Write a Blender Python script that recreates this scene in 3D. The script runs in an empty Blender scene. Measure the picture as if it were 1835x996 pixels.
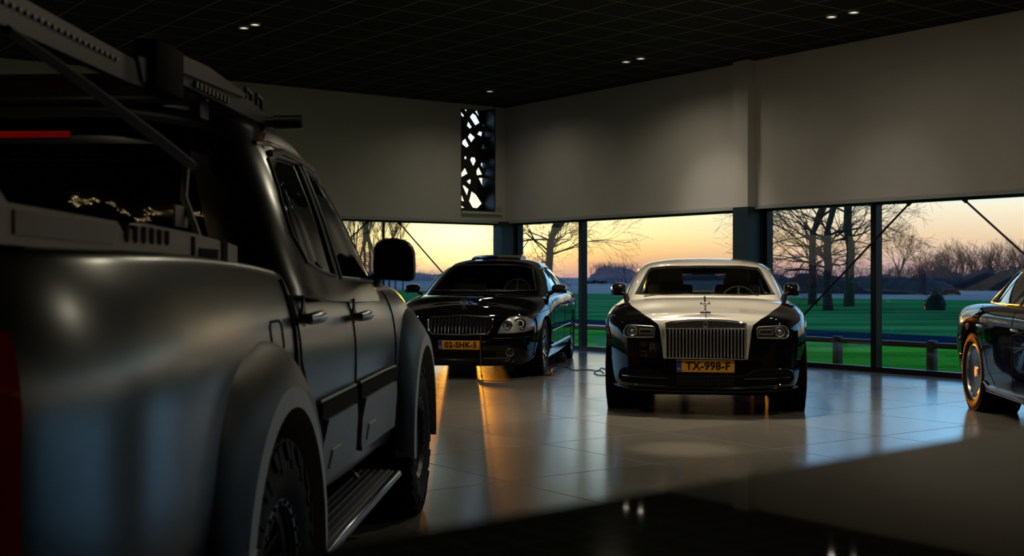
import bpy, bmesh, math, random
from mathutils import Vector, Matrix
from mathutils.bvhtree import BVHTree
random.seed(7)
SC = bpy.context.scene
COL = SC.collection
PI = math.pi

# ------------------------------------------------------------------ camera
F, CX, HZ, H = 2200.0, 917.5, 495.0, 1.28      # focal length px, centre, horizon row, eye height
cam_d = bpy.data.cameras.new('camera')
cam = bpy.data.objects.new('camera', cam_d); COL.objects.link(cam)
cam_d.sensor_width = 36; cam_d.lens = 36 * F / 1835
cam_d.shift_y = (HZ - 498) / 1835
cam_d.clip_start = .02; cam_d.clip_end = 3000
cam.location = (0, 0, H); cam.rotation_euler = (PI / 2, 0, 0)
cam_d.dof.use_dof = True; cam_d.dof.focus_distance = 12.5; cam_d.dof.aperture_fstop = 5.0
SC.camera = cam
SC.view_settings.view_transform = 'Standard'; SC.view_settings.look = 'None'
SC.view_settings.exposure = 0.0; SC.view_settings.gamma = 1.0
SC.view_settings.use_curve_mapping = False
SC.cycles.use_denoising = True
SC.cycles.max_bounces = 7; SC.cycles.transparent_max_bounces = 12
SC.cycles.caustics_reflective = False; SC.cycles.caustics_refractive = False
SC.cycles.sample_clamp_indirect = 6

# ------------------------------------------------------------------ node helpers
def nd(nt, t, **kw):
    n = nt.nodes.new(t)
    for k, v in kw.items():
        if hasattr(n, k): setattr(n, k, v)
        else: n.inputs[k.replace('_', ' ')].default_value = v
    return n
def ramp(nt, stops, interp='LINEAR'):
    r = nt.nodes.new('ShaderNodeValToRGB'); r.color_ramp.interpolation = interp
    el = r.color_ramp.elements
    while len(el) < len(stops): el.new(0.5)
    for e, (p, c) in zip(el, stops):
        e.position = p; e.color = (c[0], c[1], c[2], 1)
    return r
def math_(nt, op, a=None, b=None, c=None):
    n = nt.nodes.new('ShaderNodeMath'); n.operation = op
    for i, v in enumerate((a, b, c)):
        if v is None: continue
        if isinstance(v, (int, float)): n.inputs[i].default_value = v
        else: nt.links.new(v, n.inputs[i])
    return n.outputs[0]

# ------------------------------------------------------------------ sky
SUN_AZ = math.atan2((830 - CX) / F, 1)     # measured from +Y towards +X
w = bpy.data.worlds.new('dusk_sky'); SC.world = w; w.use_nodes = True
nt = w.node_tree; nt.nodes.clear(); L = nt.links.new
tc = nd(nt, 'ShaderNodeTexCoord')
sep = nd(nt, 'ShaderNodeSeparateXYZ'); L(tc.outputs['Generated'], sep.inputs[0])
elev = math_(nt, 'ARCSINE', sep.outputs[2])                       # radians
t = math_(nt, 'DIVIDE', elev, 0.5)
az = math_(nt, 'ARCTAN2', sep.outputs[0], sep.outputs[1])
noi = nd(nt, 'ShaderNodeTexNoise', Scale=3.0, Detail=5.0)
mp = nd(nt, 'ShaderNodeMapping'); mp.inputs['Scale'].default_value = (1, 1, 14)
L(tc.outputs['Generated'], mp.inputs[0]); L(mp.outputs[0], noi.inputs['Vector'])
cl = math_(nt, 'MULTIPLY_ADD', noi.outputs['Fac'], 0.016, -0.008)
t2 = math_(nt, 'ADD', t, cl)
sunny = ramp(nt, [(0.0, (.50, .25, .25)), (.02, (.74, .36, .17)), (.04, (.98, .55, .17)), (.07, (1.2, .84, .36)), (.12, (1.3, 1.08, .66)),
                  (.20, (1.0, 1.04, .88)), (.30, (.68, .88, .98)), (.60, (.32, .62, 1.05)), (1.0, (.14, .30, .62))])
cool = ramp(nt, [(0.0, (.42, .28, .32)), (.02, (.58, .37, .33)), (.06, (.82, .58, .38)), (.11, (.90, .79, .61)), (.145, (.58, .90, 1.12)),
                 (.20, (.38, .98, 1.56)),
                 (.36, (.34, .84, 1.50)), (.65, (.22, .54, 1.10)), (1.0, (.12, .30, .66))])
L(t2, sunny.inputs[0]); L(t2, cool.inputs[0])
daz = math_(nt, 'ABSOLUTE', math_(nt, 'SUBTRACT', az, SUN_AZ))
mixf = nd(nt, 'ShaderNodeMapRange'); mixf.interpolation_type = 'SMOOTHSTEP'
mixf.inputs['From Min'].default_value = .05; mixf.inputs['From Max'].default_value = .36
L(daz, mixf.inputs['Value'])
mx = nd(nt, 'ShaderNodeMix', data_type='RGBA'); L(mixf.outputs[0], mx.inputs['Factor'])
L(sunny.outputs[0], mx.inputs['A']); L(cool.outputs[0], mx.inputs['B'])
# darker sky away from the sunset
bk = nd(nt, 'ShaderNodeMapRange'); bk.interpolation_type = 'SMOOTHSTEP'
bk.inputs['From Min'].default_value = .6; bk.inputs['From Max'].default_value = 2.2
bk.inputs['To Min'].default_value = 1.38; bk.inputs['To Max'].default_value = .42
L(daz, bk.inputs['Value'])
# sun glow
ex = math_(nt, 'DIVIDE', daz, .07); ey = math_(nt, 'DIVIDE', math_(nt, 'SUBTRACT', elev, .028), .022)
r2 = math_(nt, 'ADD', math_(nt, 'MULTIPLY', ex, ex), math_(nt, 'MULTIPLY', ey, ey))
gl = math_(nt, 'EXPONENT', math_(nt, 'MULTIPLY', r2, -1.0))
gcol = nd(nt, 'ShaderNodeMix', data_type='RGBA'); gcol.inputs['A'].default_value = (0, 0, 0, 1)
gcol.inputs['B'].default_value = (1.6, 1.15, .5, 1); L(gl, gcol.inputs['Factor'])
addc = nd(nt, 'ShaderNodeMix', data_type='RGBA', blend_type='ADD'); addc.inputs['Factor'].default_value = 1
L(mx.outputs['Result'], addc.inputs['A']); L(gcol.outputs['Result'], addc.inputs['B'])
bg = nd(nt, 'ShaderNodeBackground'); L(addc.outputs['Result'], bg.inputs['Color'])
L(bk.outputs[0], bg.inputs['Strength'])
wo = nd(nt, 'ShaderNodeOutputWorld'); L(bg.outputs[0], wo.inputs[0])
w.cycles.sampling_method = 'MANUAL'; w.cycles.sample_map_resolution = 2048

SUN_ENERGY = 4.2
sd = bpy.data.lights.new('sun', 'SUN'); so = bpy.data.objects.new('sun', sd); COL.objects.link(so)
sd.energy = SUN_ENERGY; sd.angle = .012; sd.color = (1, .27, .012)
sdir = Vector((math.sin(SUN_AZ), math.cos(SUN_AZ), math.tan(.0125)))
so.rotation_euler = sdir.to_track_quat('Z', 'Y').to_euler()

# ------------------------------------------------------------------ room frame
E1 = Vector((.5886, -.8084, 0)); E2 = Vector((.8084, .5886, 0))     # along right wall / towards right wall
CORNER = Vector((-.12, 22.92, 0))                                   # inner face corner of the room
A0, B0 = CORNER.dot(E1), CORNER.dot(E2)
RM = Matrix(((E1.x, E2.x, 0, 0), (E1.y, E2.y, 0, 0), (0, 0, 1, 0), (0, 0, 0, 1)))   # room (a,b,z) -> world
RMI = RM.inverted()
CEIL, LINT = 4.42, 2.29
def P(px, py, Y):                                     # a photo point at a known distance
    return Vector(((px - CX) / F * Y, Y, H - (py - HZ) / F * Y))
def a_at(px, b):                                      # where the sight line of a column meets a wall parallel to the right wall
    s = (px - CX) / F
    # a*E1 + b*E2 = (sY, Y)
    k = (s * E2.y - E2.x) * b / (E1.x - s * E1.y)
    return k
def b_at(px, a):
    s = (px - CX) / F
    return (s * E1.y - E1.x) * a / (E2.x - s * E2.y)
def on_floor(px, py, z=0.0):
    Y = (H - z) * F / (py - HZ)
    return Vector(((px - CX) / F * Y, Y, z))
def on_ceiling(px, py):
    Y = (CEIL - H) * F / (HZ - py)
    return Vector(((px - CX) / F * Y, Y, CEIL))

# ------------------------------------------------------------------ object helpers
def tag(o, label=None, cat=None, group=None, kind=None):
    if label: o['label'] = label
    if cat: o['category'] = cat
    if group: o['group'] = group
    if kind: o['kind'] = kind
    return o
def empty(name, loc=(0, 0, 0), rz=0, parent=None):
    o = bpy.data.objects.new(name, None); COL.objects.link(o)
    o.location = loc; o.rotation_euler = (0, 0, rz); o.parent = parent; o.empty_display_size = .1
    return o
def link(name, me, mat=None, parent=None, sharp=.6):
    if isinstance(me, bmesh.types.BMesh):
        b = me; me = bpy.data.meshes.new(name); b.to_mesh(me); b.free()
    if mat:
        if isinstance(mat, (list, tuple)):
            for m in mat: me.materials.append(m)
        else: me.materials.append(mat)
    for p in me.polygons: p.use_smooth = True
    if sharp: me.set_sharp_from_angle(angle=sharp)
    o = bpy.data.objects.new(name, me); COL.objects.link(o); o.parent = parent
    return o

class MB:
    """collects shapes into one mesh"""
    def __init__(s): s.v = []; s.f = []; s.m = []; s.cur = 0
    def add(s, vs, fs, M=None):
        k = len(s.v)
        for v in vs: s.v.append(tuple(M @ Vector(v)) if M else tuple(v))
        for f in fs: s.f.append([i + k for i in f]); s.m.append(s.cur)
        return s
    def box(s, a, b, M=None, ch=0.0):
        x0, y0, z0 = a; x1, y1, z1 = b
        vs = [(x0,y0,z0),(x1,y0,z0),(x1,y1,z0),(x0,y1,z0),(x0,y0,z1),(x1,y0,z1),(x1,y1,z1),(x0,y1,z1)]
        if ch <= 0:
            return s.add(vs, [(0,3,2,1),(4,5,6,7),(0,1,5,4),(1,2,6,5),(2,3,7,6),(3,0,4,7)], M)
        bm = bmesh.new()
        V = [bm.verts.new(v) for v in vs]
        for f in [(0,3,2,1),(4,5,6,7),(0,1,5,4),(1,2,6,5),(2,3,7,6),(3,0,4,7)]: bm.faces.new([V[i] for i in f])
        bmesh.ops.bevel(bm, geom=bm.edges[:], offset=ch, segments=2, affect='EDGES', profile=.5)
        return s.bm(bm, M)
    def bm(s, bm, M=None):
        bm.verts.index_update()
        s.add([v.co.copy() for v in bm.verts], [[v.index for v in f.verts] for f in bm.faces], M); bm.free()
        return s
    def prism(s, poly, z0, z1, M=None):
        n = len(poly)
        vs = [(p[0], p[1], z0) for p in poly] + [(p[0], p[1], z1) for p in poly]
        fs = [list(range(n))[::-1], [n + i for i in range(n)]] + [(i, (i+1) % n, n + (i+1) % n, n + i) for i in range(n)]
        return s.add(vs, fs, M)
    def tube(s, pts, r, n=8, closed=False, M=None, cap=True):
        pts = [Vector(p) for p in pts]; m = len(pts)
        rs = r if isinstance(r, (list, tuple)) else [r] * m
        vs = []; up = None
        for i, p in enumerate(pts):
            if closed: d = pts[(i+1) % m] - pts[i-1]
            else: d = pts[min(i+1, m-1)] - pts[max(i-1, 0)]
            if d.length < 1e-9: d = Vector((0, 0, 1))
            d.normalize()
            if up is None:
                up = Vector((0, 0, 1)) if abs(d.z) < .9 else Vector((1, 0, 0))
            u = up - d * up.dot(d)
            if u.length < 1e-6: u = d.orthogonal()
            u.normalize(); w_ = d.cross(u); up = u
            for k in range(n):
                a = 2 * PI * k / n
                vs.append(p + (u * math.cos(a) + w_ * math.sin(a)) * rs[i])
        fs = []
        for i in range(m if closed else m - 1):
            j = (i + 1) % m
            for k in range(n):
                l = (k + 1) % n
                fs.append((i*n+k, i*n+l, j*n+l, j*n+k))
        if cap and not closed:
            fs.append(list(range(n))[::-1]); fs.append([(m-1)*n + k for k in range(n)])
        return s.add(vs, fs, M)
    def lathe(s, prof, n=32, M=None, close=False):
        """profile of (radius, height) turned about z"""
        vs = []; m = len(prof)
        for i in range(n):
            a = 2 * PI * i / n; c, sn = math.cos(a), math.sin(a)
            for r, z in prof: vs.append((r * c, r * sn, z))
        fs = []
        for i in range(n):
            j = (i + 1) % n
            for k in range(m if close else m - 1):
                l = (k + 1) % m
                fs.append((i*m+k, j*m+k, j*m+l, i*m+l))
        return s.add(vs, fs, M)
    def grid(s, rows, M=None, closed=False):
        nr = len(rows); nc = len(rows[0]); vs = [p for r in rows for p in r]; fs = []
        for i in range(nr - 1):
            for j in range(nc if closed else nc - 1):
                k = (j + 1) % nc
                fs.append((i*nc+j, i*nc+k, (i+1)*nc+k, (i+1)*nc+j))
        return s.add(vs, fs, M)
    def build(s, name, mat=None, parent=None, sharp=.6, merge=0):
        me = bpy.data.meshes.new(name); me.from_pydata(s.v, [], s.f); me.update()
        for p, m in zip(me.polygons, s.m): p.material_index = m
        bm = bmesh.new(); bm.from_mesh(me)
        if merge: bmesh.ops.remove_doubles(bm, verts=bm.verts, dist=merge)
        bmesh.ops.recalc_face_normals(bm, faces=bm.faces); bm.to_mesh(me); bm.free()
        return link(name, me, mat, parent, sharp)
def T(x, y, z): return Matrix.Translation((x, y, z))
def RX(a): return Matrix.Rotation(a, 4, 'X')
def RY(a): return Matrix.Rotation(a, 4, 'Y')
def RZ(a): return Matrix.Rotation(a, 4, 'Z')
def S(x, y, z): return Matrix.Diagonal((x, y, z, 1))

# ------------------------------------------------------------------ materials
def pbr(name, col, rough=.5, metal=0.0, coat=0.0, spec=.5, var=.06, scale=20, bump=0.0, bscale=200, rvar=0.0, emit=None):
    m = bpy.data.materials.new(name); m.use_nodes = True; nt = m.node_tree
    b = nt.nodes['Principled BSDF']
    b.inputs['Roughness'].default_value = rough; b.inputs['Metallic'].default_value = metal
    b.inputs['Coat Weight'].default_value = coat; b.inputs['Coat Roughness'].default_value = .03
    b.inputs['Specular IOR Level'].default_value = spec
    tcn = nd(nt, 'ShaderNodeTexCoord'); no = nd(nt, 'ShaderNodeTexNoise', Scale=scale, Detail=4.0)
    nt.links.new(tcn.outputs['Object'], no.inputs['Vector'])
    rp = ramp(nt, [(.3, [c * (1 - var) for c in col]), (.7, [c * (1 + var) for c in col])])
    nt.links.new(no.outputs['Fac'], rp.inputs[0]); nt.links.new(rp.outputs[0], b.inputs['Base Color'])
    if rvar:
        mr = nd(nt, 'ShaderNodeMapRange'); mr.inputs['To Min'].default_value = rough - rvar; mr.inputs['To Max'].default_value = rough + rvar
        nt.links.new(no.outputs['Fac'], mr.inputs['Value']); nt.links.new(mr.outputs[0], b.inputs['Roughness'])
    if bump:
        n2 = nd(nt, 'ShaderNodeTexNoise', Scale=bscale, Detail=3.0); nt.links.new(tcn.outputs['Object'], n2.inputs['Vector'])
        bp = nd(nt, 'ShaderNodeBump', Strength=bump, Distance=.01)
        nt.links.new(n2.outputs['Fac'], bp.inputs['Height']); nt.links.new(bp.outputs[0], b.inputs['Normal'])
    if emit:
        b.inputs['Emission Color'].default_value = (*emit[0], 1); b.inputs['Emission Strength'].default_value = emit[1]
    return m
def glass(name, tint=(.9, .95, .95), f0=.06, rough=0.0, op=0.0):
    """clear pane: fresnel reflection over tinted see-through"""
    m = bpy.data.materials.new(name); m.use_nodes = True; nt = m.node_tree; nt.nodes.clear(); L = nt.links.new
    tr = nd(nt, 'ShaderNodeBsdfTransparent'); tr.inputs[0].default_value = (*tint, 1)
    gs = nd(nt, 'ShaderNodeBsdfGlossy'); gs.inputs['Roughness'].default_value = rough
    lw = nd(nt, 'ShaderNodeLayerWeight'); lw.inputs['Blend'].default_value = .5
    k = math_(nt, 'MULTIPLY_ADD', math_(nt, 'POWER', lw.outputs['Facing'], 5.0), 1 - f0, f0)
    mx = nd(nt, 'ShaderNodeMixShader'); L(k, mx.inputs[0]); L(tr.outputs[0], mx.inputs[1]); L(gs.outputs[0], mx.inputs[2])
    o = nd(nt, 'ShaderNodeOutputMaterial'); L(mx.outputs[0], o.inputs[0])
    return m

M = {}
M['wall'] = pbr('white_plaster', (.62, .60, .555), .75, var=.03, scale=2, bump=.05, bscale=300)
M['darkwall'] = pbr('darkened_wall', (.03, .03, .032), .7, var=.05)  # unseen walls, coloured dark to stop sunset light bouncing back
M['frame'] = pbr('black_aluminium', (.012, .012, .013), .35, .3, var=.1)
M['black_column'] = pbr('black_steel_sky_tint', (.020, .038, .055), .42, 0)  # blue skylight on the side face put into the base colour
M['trimwhite'] = pbr('grey_trim', (.45, .46, .45), .6)
M['winglass'] = glass('window_pane', (.93, .96, .95), .05)
M['black_paint'] = pbr('black_gloss_paint', (.003, .003, .0035), .5, 0, 1.0, 0.0, var=.1, scale=4)
M['white_paint'] = pbr('ivory_gloss_paint', (.60, .575, .50), .22, 0, 1.0, var=.02, scale=4)
M['chrome'] = pbr('polished_chrome', (.72, .72, .72), .14, 1.0, var=.03)
M['darkchrome'] = pbr('dark_chrome', (.25, .25, .26), .18, 1.0, var=.05)
M['barchrome'] = pbr('satin_chrome', (.62, .62, .61), .28, .85)
M['silver'] = pbr('brushed_silver', (.42, .42, .42), .3, 1.0, var=.08)
M['dark_rail'] = pbr('dark_painted_rail', (.012, .014, .018), .45)
M['lampgrey'] = pbr('lamp_housing', (.09, .09, .088), .3, .6)
M['rubber'] = pbr('tyre_rubber', (.011, .011, .011), .7, spec=.12, var=.15, scale=40, bump=.2, bscale=90)
M['blackplastic'] = pbr('black_plastic', (.012, .012, .012), .4, var=.1, bump=.05)
M['matteblack'] = pbr('matte_black_lining', (.003, .003, .003), .85, spec=.12)
M['carglass'] = glass('car_glass', (.50, .53, .50), .06)
M['tintglass'] = pbr('tinted_car_glass', (.003, .003, .004), .03, 0, 1.0)
M['lens'] = glass('clear_lamp_lens', (.9, .92, .93), .07)
M['reflector'] = pbr('lamp_reflector', (.36, .355, .335), .32, .5)
M['amber'] = pbr('amber_lens', (.55, .10, .01), .15, 0, .8)
M['redlens'] = pbr('red_lamp_lens', (.60, .006, .008), .12, 0, 1.0)
M['cream'] = pbr('cream_leather', (.50, .46, .38), .5, bump=.1, bscale=120)
M['greyleather'] = pbr('grey_leather', (.10, .10, .095), .5, bump=.1)
M['plate_y'] = pbr('yellow_plate', (.80, .33, .010), .35, 0, .3, var=.03)
M['plate_b'] = pbr('blue_plate_band', (.01, .05, .42), .35)
M['ink'] = pbr('black_lettering', (.008, .006, .004), .4)
M['whiteink'] = pbr('white_lettering', (.7, .7, .7), .4)
M['satin'] = pbr('satin_grey_paint', (.135, .14, .138), .26, 1.0, 0.0, var=.05, scale=3)
M['satin_flare'] = pbr('satin_dark_flare', (.009, .0085, .008), .42, 0, .0, .18, var=.05, scale=3)
M['lipgrey'] = pbr('grey_flare_edge', (.40, .40, .37), .5, .1)
M['cladding'] = pbr('grey_cladding', (.22, .225, .21), .5, .2)
M['rackgrey'] = pbr('dark_grey_rack', (.040, .037, .032), .5, .1)
M['railgrey'] = pbr('light_grey_rail', (.26, .25, .22), .5, .1)
# ------------------------------------------------------------------ floor, ceiling, walls
def floor_mat():
    m = bpy.data.materials.new('polished_stone_tiles'); m.use_nodes = True; nt = m.node_tree; L = nt.links.new
    b = nt.nodes['Principled BSDF']
    tcn = nd(nt, 'ShaderNodeTexCoord'); sp = nd(nt, 'ShaderNodeSeparateXYZ'); L(tcn.outputs['Object'], sp.inputs[0])
    TS = 1.23
    def line(o, off):
        f = math_(nt, 'FRACT', math_(nt, 'DIVIDE', math_(nt, 'ADD', o, off), TS))
        d = math_(nt, 'ABSOLUTE', math_(nt, 'SUBTRACT', f, .5))
        return math_(nt, 'GREATER_THAN', d, .5 - .0055)
    gx = line(sp.outputs[0], 6.22 + TS * 20); gy = line(sp.outputs[1], -9.41 + TS * 40)
    g = math_(nt, 'MAXIMUM', gx, gy)
    n1 = nd(nt, 'ShaderNodeTexNoise', Scale=1.3, Detail=8.0, Roughness=.6); L(tcn.outputs['Object'], n1.inputs['Vector'])
    mp = nd(nt, 'ShaderNodeMapping'); mp.inputs['Scale'].default_value = (3, 40, 1)
    mp.inputs['Rotation'].default_value = (0, 0, .94)
    L(tcn.outputs['Object'], mp.inputs[0])
    n2 = nd(nt, 'ShaderNodeTexNoise', Scale=1.0, Detail=4.0); L(mp.outputs[0], n2.inputs['Vector'])
    # per-tile tone
    wn = nd(nt, 'ShaderNodeTexWhiteNoise'); cb = nd(nt, 'ShaderNodeCombineXYZ')
    fl = math_(nt, 'FLOOR', math_(nt, 'DIVIDE', math_(nt, 'ADD', sp.outputs[0], 6.22 + TS * 20 + TS / 1), TS))
    fm = math_(nt, 'FLOOR', math_(nt, 'DIVIDE', math_(nt, 'ADD', sp.outputs[1], -9.41 + TS * 40), TS))
    L(fl, cb.inputs[0]); L(fm, cb.inputs[1]); L(cb.outputs[0], wn.inputs['Vector'])
    v = math_(nt, 'MULTIPLY_ADD', n1.outputs['Fac'], .35, math_(nt, 'MULTIPLY_ADD', n2.outputs['Fac'], .25, math_(nt, 'MULTIPLY', wn.outputs['Value'], .18)))
    rp = ramp(nt, [(.15, (.12, .112, .095)), (.6, (.20, .188, .162))]); L(v, rp.inputs[0])
    mx = nd(nt, 'ShaderNodeMix', data_type='RGBA'); L(g, mx.inputs['Factor']); L(rp.outputs[0], mx.inputs['A'])
    mx.inputs['B'].default_value = (.015, .014, .012, 1); L(mx.outputs['Result'], b.inputs['Base Color'])
    rr = nd(nt, 'ShaderNodeMapRange'); rr.inputs['To Min'].default_value = .13; rr.inputs['To Max'].default_value = .25
    L(v, rr.inputs['Value']); 
    ro = math_(nt, 'MULTIPLY_ADD', g, .5, rr.outputs[0]); L(ro, b.inputs['Roughness'])
    b.inputs['Specular IOR Level'].default_value = .9
    bp = nd(nt, 'ShaderNodeBump', Strength=.05, Distance=.01); L(n2.outputs['Fac'], bp.inputs['Height']); L(bp.outputs[0], b.inputs['Normal'])
    return m
def ceil_mat():
    m = bpy.data.materials.new('black_ceiling_tiles'); m.use_nodes = True; nt = m.node_tree; L = nt.links.new
    b = nt.nodes['Principled BSDF']
    tcn = nd(nt, 'ShaderNodeTexCoord'); sp = nd(nt, 'ShaderNodeSeparateXYZ'); L(tcn.outputs['Object'], sp.inputs[0])
    TS = .62
    def line(o, off):
        f = math_(nt, 'FRACT', math_(nt, 'DIVIDE', math_(nt, 'ADD', o, off), TS))
        d = math_(nt, 'ABSOLUTE', math_(nt, 'SUBTRACT', f, .5))
        return math_(nt, 'GREATER_THAN', d, .5 - .012)
    g = math_(nt, 'MAXIMUM', line(sp.outputs[0], TS * 60 + .1), line(sp.outputs[1], -4.92 + TS * 60))
    no = nd(nt, 'ShaderNodeTexNoise', Scale=60, Detail=3.0); L(tcn.outputs['Object'], no.inputs['Vector'])
    rp = ramp(nt, [(.3, (.007, .0068, .005)), (.7, (.013, .0125, .009))]); L(no.outputs['Fac'], rp.inputs[0])
    mx = nd(nt, 'ShaderNodeMix', data_type='RGBA'); L(g, mx.inputs['Factor']); L(rp.outputs[0], mx.inputs['A'])
    mx.inputs['B'].default_value = (.24, .22, .15, 1); L(mx.outputs['Result'], b.inputs['Base Color'])
    b.inputs['Roughness'].default_value = .85; b.inputs['Specular IOR Level'].default_value = .2
    return m
M['floor'] = floor_mat(); M['ceil'] = ceil_mat()
GO = .22                                   # glass line lies this far outside the wall's inner face
AE, BE = A0 + 30, B0 - 28                  # far ends of the showroom
def struct(name, mb, mat, parent=None, sharp=.6):
    o = mb.build(name, mat, parent, sharp); o.matrix_world = RM
    if parent is None: o['kind'] = 'structure'
    return o
def rbox(name, a, b, mat, parent=None): return struct(name, MB().box(a, b), mat, parent)
rbox('floor', (A0 - GO - .1, BE, -.2), (AE, B0 + GO + .1, 0), M['floor'])
rbox('ceiling', (A0 - .45, BE, CEIL), (AE, B0 + .45, CEIL + .25), M['ceil'])
# right wall: band above the glazing
rbox('wall_right', (A0 - .45, B0, LINT), (AE, B0 + .45, CEIL), M['wall'])
# left wall: band above glazing, with the tall screened opening
bs0, bs1 = b_at(826, A0), b_at(888.5, A0)
zs0 = H + (HZ - 381) / F * 23.0; zs1 = CEIL - .03
mb = MB()
mb.box((A0 - .45, BE, LINT), (A0, bs0, CEIL)); mb.box((A0 - .45, bs1, LINT), (A0, B0, CEIL))
mb.box((A0 - .45, bs0, LINT), (A0, bs1, zs0)); mb.box((A0 - .45, bs0, zs1), (A0, bs1, CEIL))
struct('wall_left', mb, M['wall'])
rbox('wall_back', (AE, BE, 0), (AE + .3, B0 + .45, CEIL), M['darkwall'])
rbox('wall_near', (A0 - .45, BE - .3, 0), (AE + .3, BE, CEIL), M['darkwall'])
# ledge under the opening
rbox('trim_1', (A0, bs0 - .0, zs0 - .05), (A0 + .05, B0 - .12, zs0), M['wall'])
# thin drip trims under both wall bands
rbox('trim_2', (A0 + .02, B0 - .02, LINT - .03), (AE, B0 + .05, LINT + .02), M['trimwhite'])
rbox('trim_3', (A0 - .05, BE, LINT - .03), (A0 + .02, B0, LINT + .02), M['trimwhite'])
# white pier on the right wall and the dark column beneath it
ap0, ap1 = a_at(1313, B0 - .165), a_at(1354, B0)
rbox('wall_pier', (ap0, B0 - .165, LINT), (ap1, B0 + .1, CEIL), M['wall'])
mb = MB().box((ap0, B0 - .165, 0), (ap1, B0 + GO + .05, LINT))
struct('trim_4', mb, M['black_column'])
# ---- glazing
GT = 2.235
def glazing(name, axis, lo, hi, mull, base):
    """axis 'a': runs along the right wall; 'b': along the left wall. mull = list of mullion centres"""
    fixed = B0 + GO if axis == 'a' else A0 - GO
    sg = 1 if axis == 'a' else -1
    def bx(mb, u0, u1, w0, w1, z0, z1):
        w0, w1 = fixed + sg * w0, fixed + sg * w1
        if axis == 'a': mb.box((u0, min(w0, w1), z0), (u1, max(w0, w1), z1))
        else: mb.box((min(w0, w1), u0, z0), (max(w0, w1), u1, z1))
    root = empty(name); root.matrix_world = Matrix.Identity(4); root['kind'] = 'structure'
    fr = MB()
    bx(fr, lo, hi, -.06, .05, 0, .07); bx(fr, lo, hi, -.06, .05, GT, LINT + .02)
    f = fr.build('window_frame', M['frame'], root); f.matrix_world = RM
    for c in mull:
        mm = MB(); bx(mm, c - .045, c + .045, -.07, .055, .07, GT)
        q = mm.build('mullion', M['frame'], root); q.matrix_world = RM
    cuts = [lo] + list(mull) + [hi]
    for u0, u1 in zip(cuts, cuts[1:]):
        g = MB(); bx(g, u0, u1, -.004, .004, .05, GT + .02)
        q = g.build('glass_pane', M['winglass'], root); q.matrix_world = RM
    return root
bG, aG = B0 + GO, A0 - GO
aA = a_at(932, bG); am1 = a_at(1045, bG); ap_r = a_at(1381, bG)
am2 = a_at(1571, bG)
glazing('window_1', 'a', aA - .06, ap0 + .02, [aA - .02, am1], 0)
am3 = am2 + (am2 - ap_r)
glazing('window_2', 'a', ap1 - .02, AE, [ap_r - .05, am2, am3 + .4, am3 + 3.2, am3 + 6.2, am3 + 9.4], 0)
bR = b_at(888, aG)
glazing('window_3', 'b', BE, bR + .05, [bR + .03, bR - 6.5, bR - 9.5, bR - 12.5, bR - 15.5], 0)
# corner post between the two glazings
mb = MB()
mb.box((A0 - GO - .05, bR + .05, 0), (A0 - GO + .12, B0 + GO + .05, LINT))
mb.box((A0 - GO, B0 + GO - .12, 0), (aA - .06, B0 + GO + .05, LINT))
mb.box((A0 - .12, B0 - .18, 0), (A0 + .12, B0 + .1, LINT))
struct('trim_5', mb, M['black_column'])
# ---- bracing rods inside the glazing
def rod(p, q, label, name='bracing_rod', r=.014):
    p, q = RM @ Vector(p), RM @ Vector(q)
    d = (q - p).normalized()
    o = MB().tube([p, q], r, 8).tube([p + d * .0, p + d * .12], r * 1.9, 8).tube([q - d * .12, q], r * 1.9, 8).build(name, M['frame'])
    return tag(o, label, 'steel rod', 'diagonal bracing rods behind the window glass')
br = B0 + .09
def rodpt(px, py, b):
    a = a_at(px, b); Yw = (RM @ Vector((a, b, 0))).y
    return a, H - (py - HZ) / F * Yw
def rod_right(p1, p2, zend, label):
    a1, z1 = rodpt(*p1, br); a2, z2 = rodpt(*p2, br)
    k = (zend - z1) / (z2 - z1); k0 = (GT + .045 - z1) / (z2 - z1)
    rod((a1 + (a2 - a1) * k0, br, GT + .045), (a1 + (a2 - a1) * k, br, zend), label)
rod_right((1628, 366), (1437, 568), .02, 'thin black diagonal rod running down behind the two-tone coupe')
rod_right((1728, 358), (1835, 455), .02, 'thin black diagonal rod falling to the right behind the sedan at the right edge')
arod = A0 - .09
def rodptL(px, py):
    b = b_at(px, arod); Yw = (RM @ Vector((arod, b, 0))).y
    return b, H - (py - HZ) / F * Yw
def rod_left(p1, p2, zend, label):
    b1, z1 = rodptL(*p1); b2, z2 = rodptL(*p2)
    k = (zend - z1) / (z2 - z1); k0 = (GT + .045 - z1) / (z2 - z1)
    rod((arod, b1 + (b2 - b1) * k0, GT + .045), (arod, b1 + (b2 - b1) * k, zend), label)
rod_left((657, 399), (634, 421), .02, 'thin black diagonal rod sloping down left beside the pickup windscreen')
rod_left((716, 400), (790, 485), .02, 'thin black diagonal rod sloping down right above the black limousine bonnet')
bv = b_at(687, arod)
o = MB().tube([RM @ Vector((arod, bv, 0)), RM @ Vector((arod, bv, GT + .045))], .022, 10).tube([RM @ Vector((arod, bv, .0)), RM @ Vector((arod, bv, .03))], .06, 12).build('window_post', M['frame'])
tag(o, 'slim upright steel post in the left window above the pickup mirror', 'post')

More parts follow.
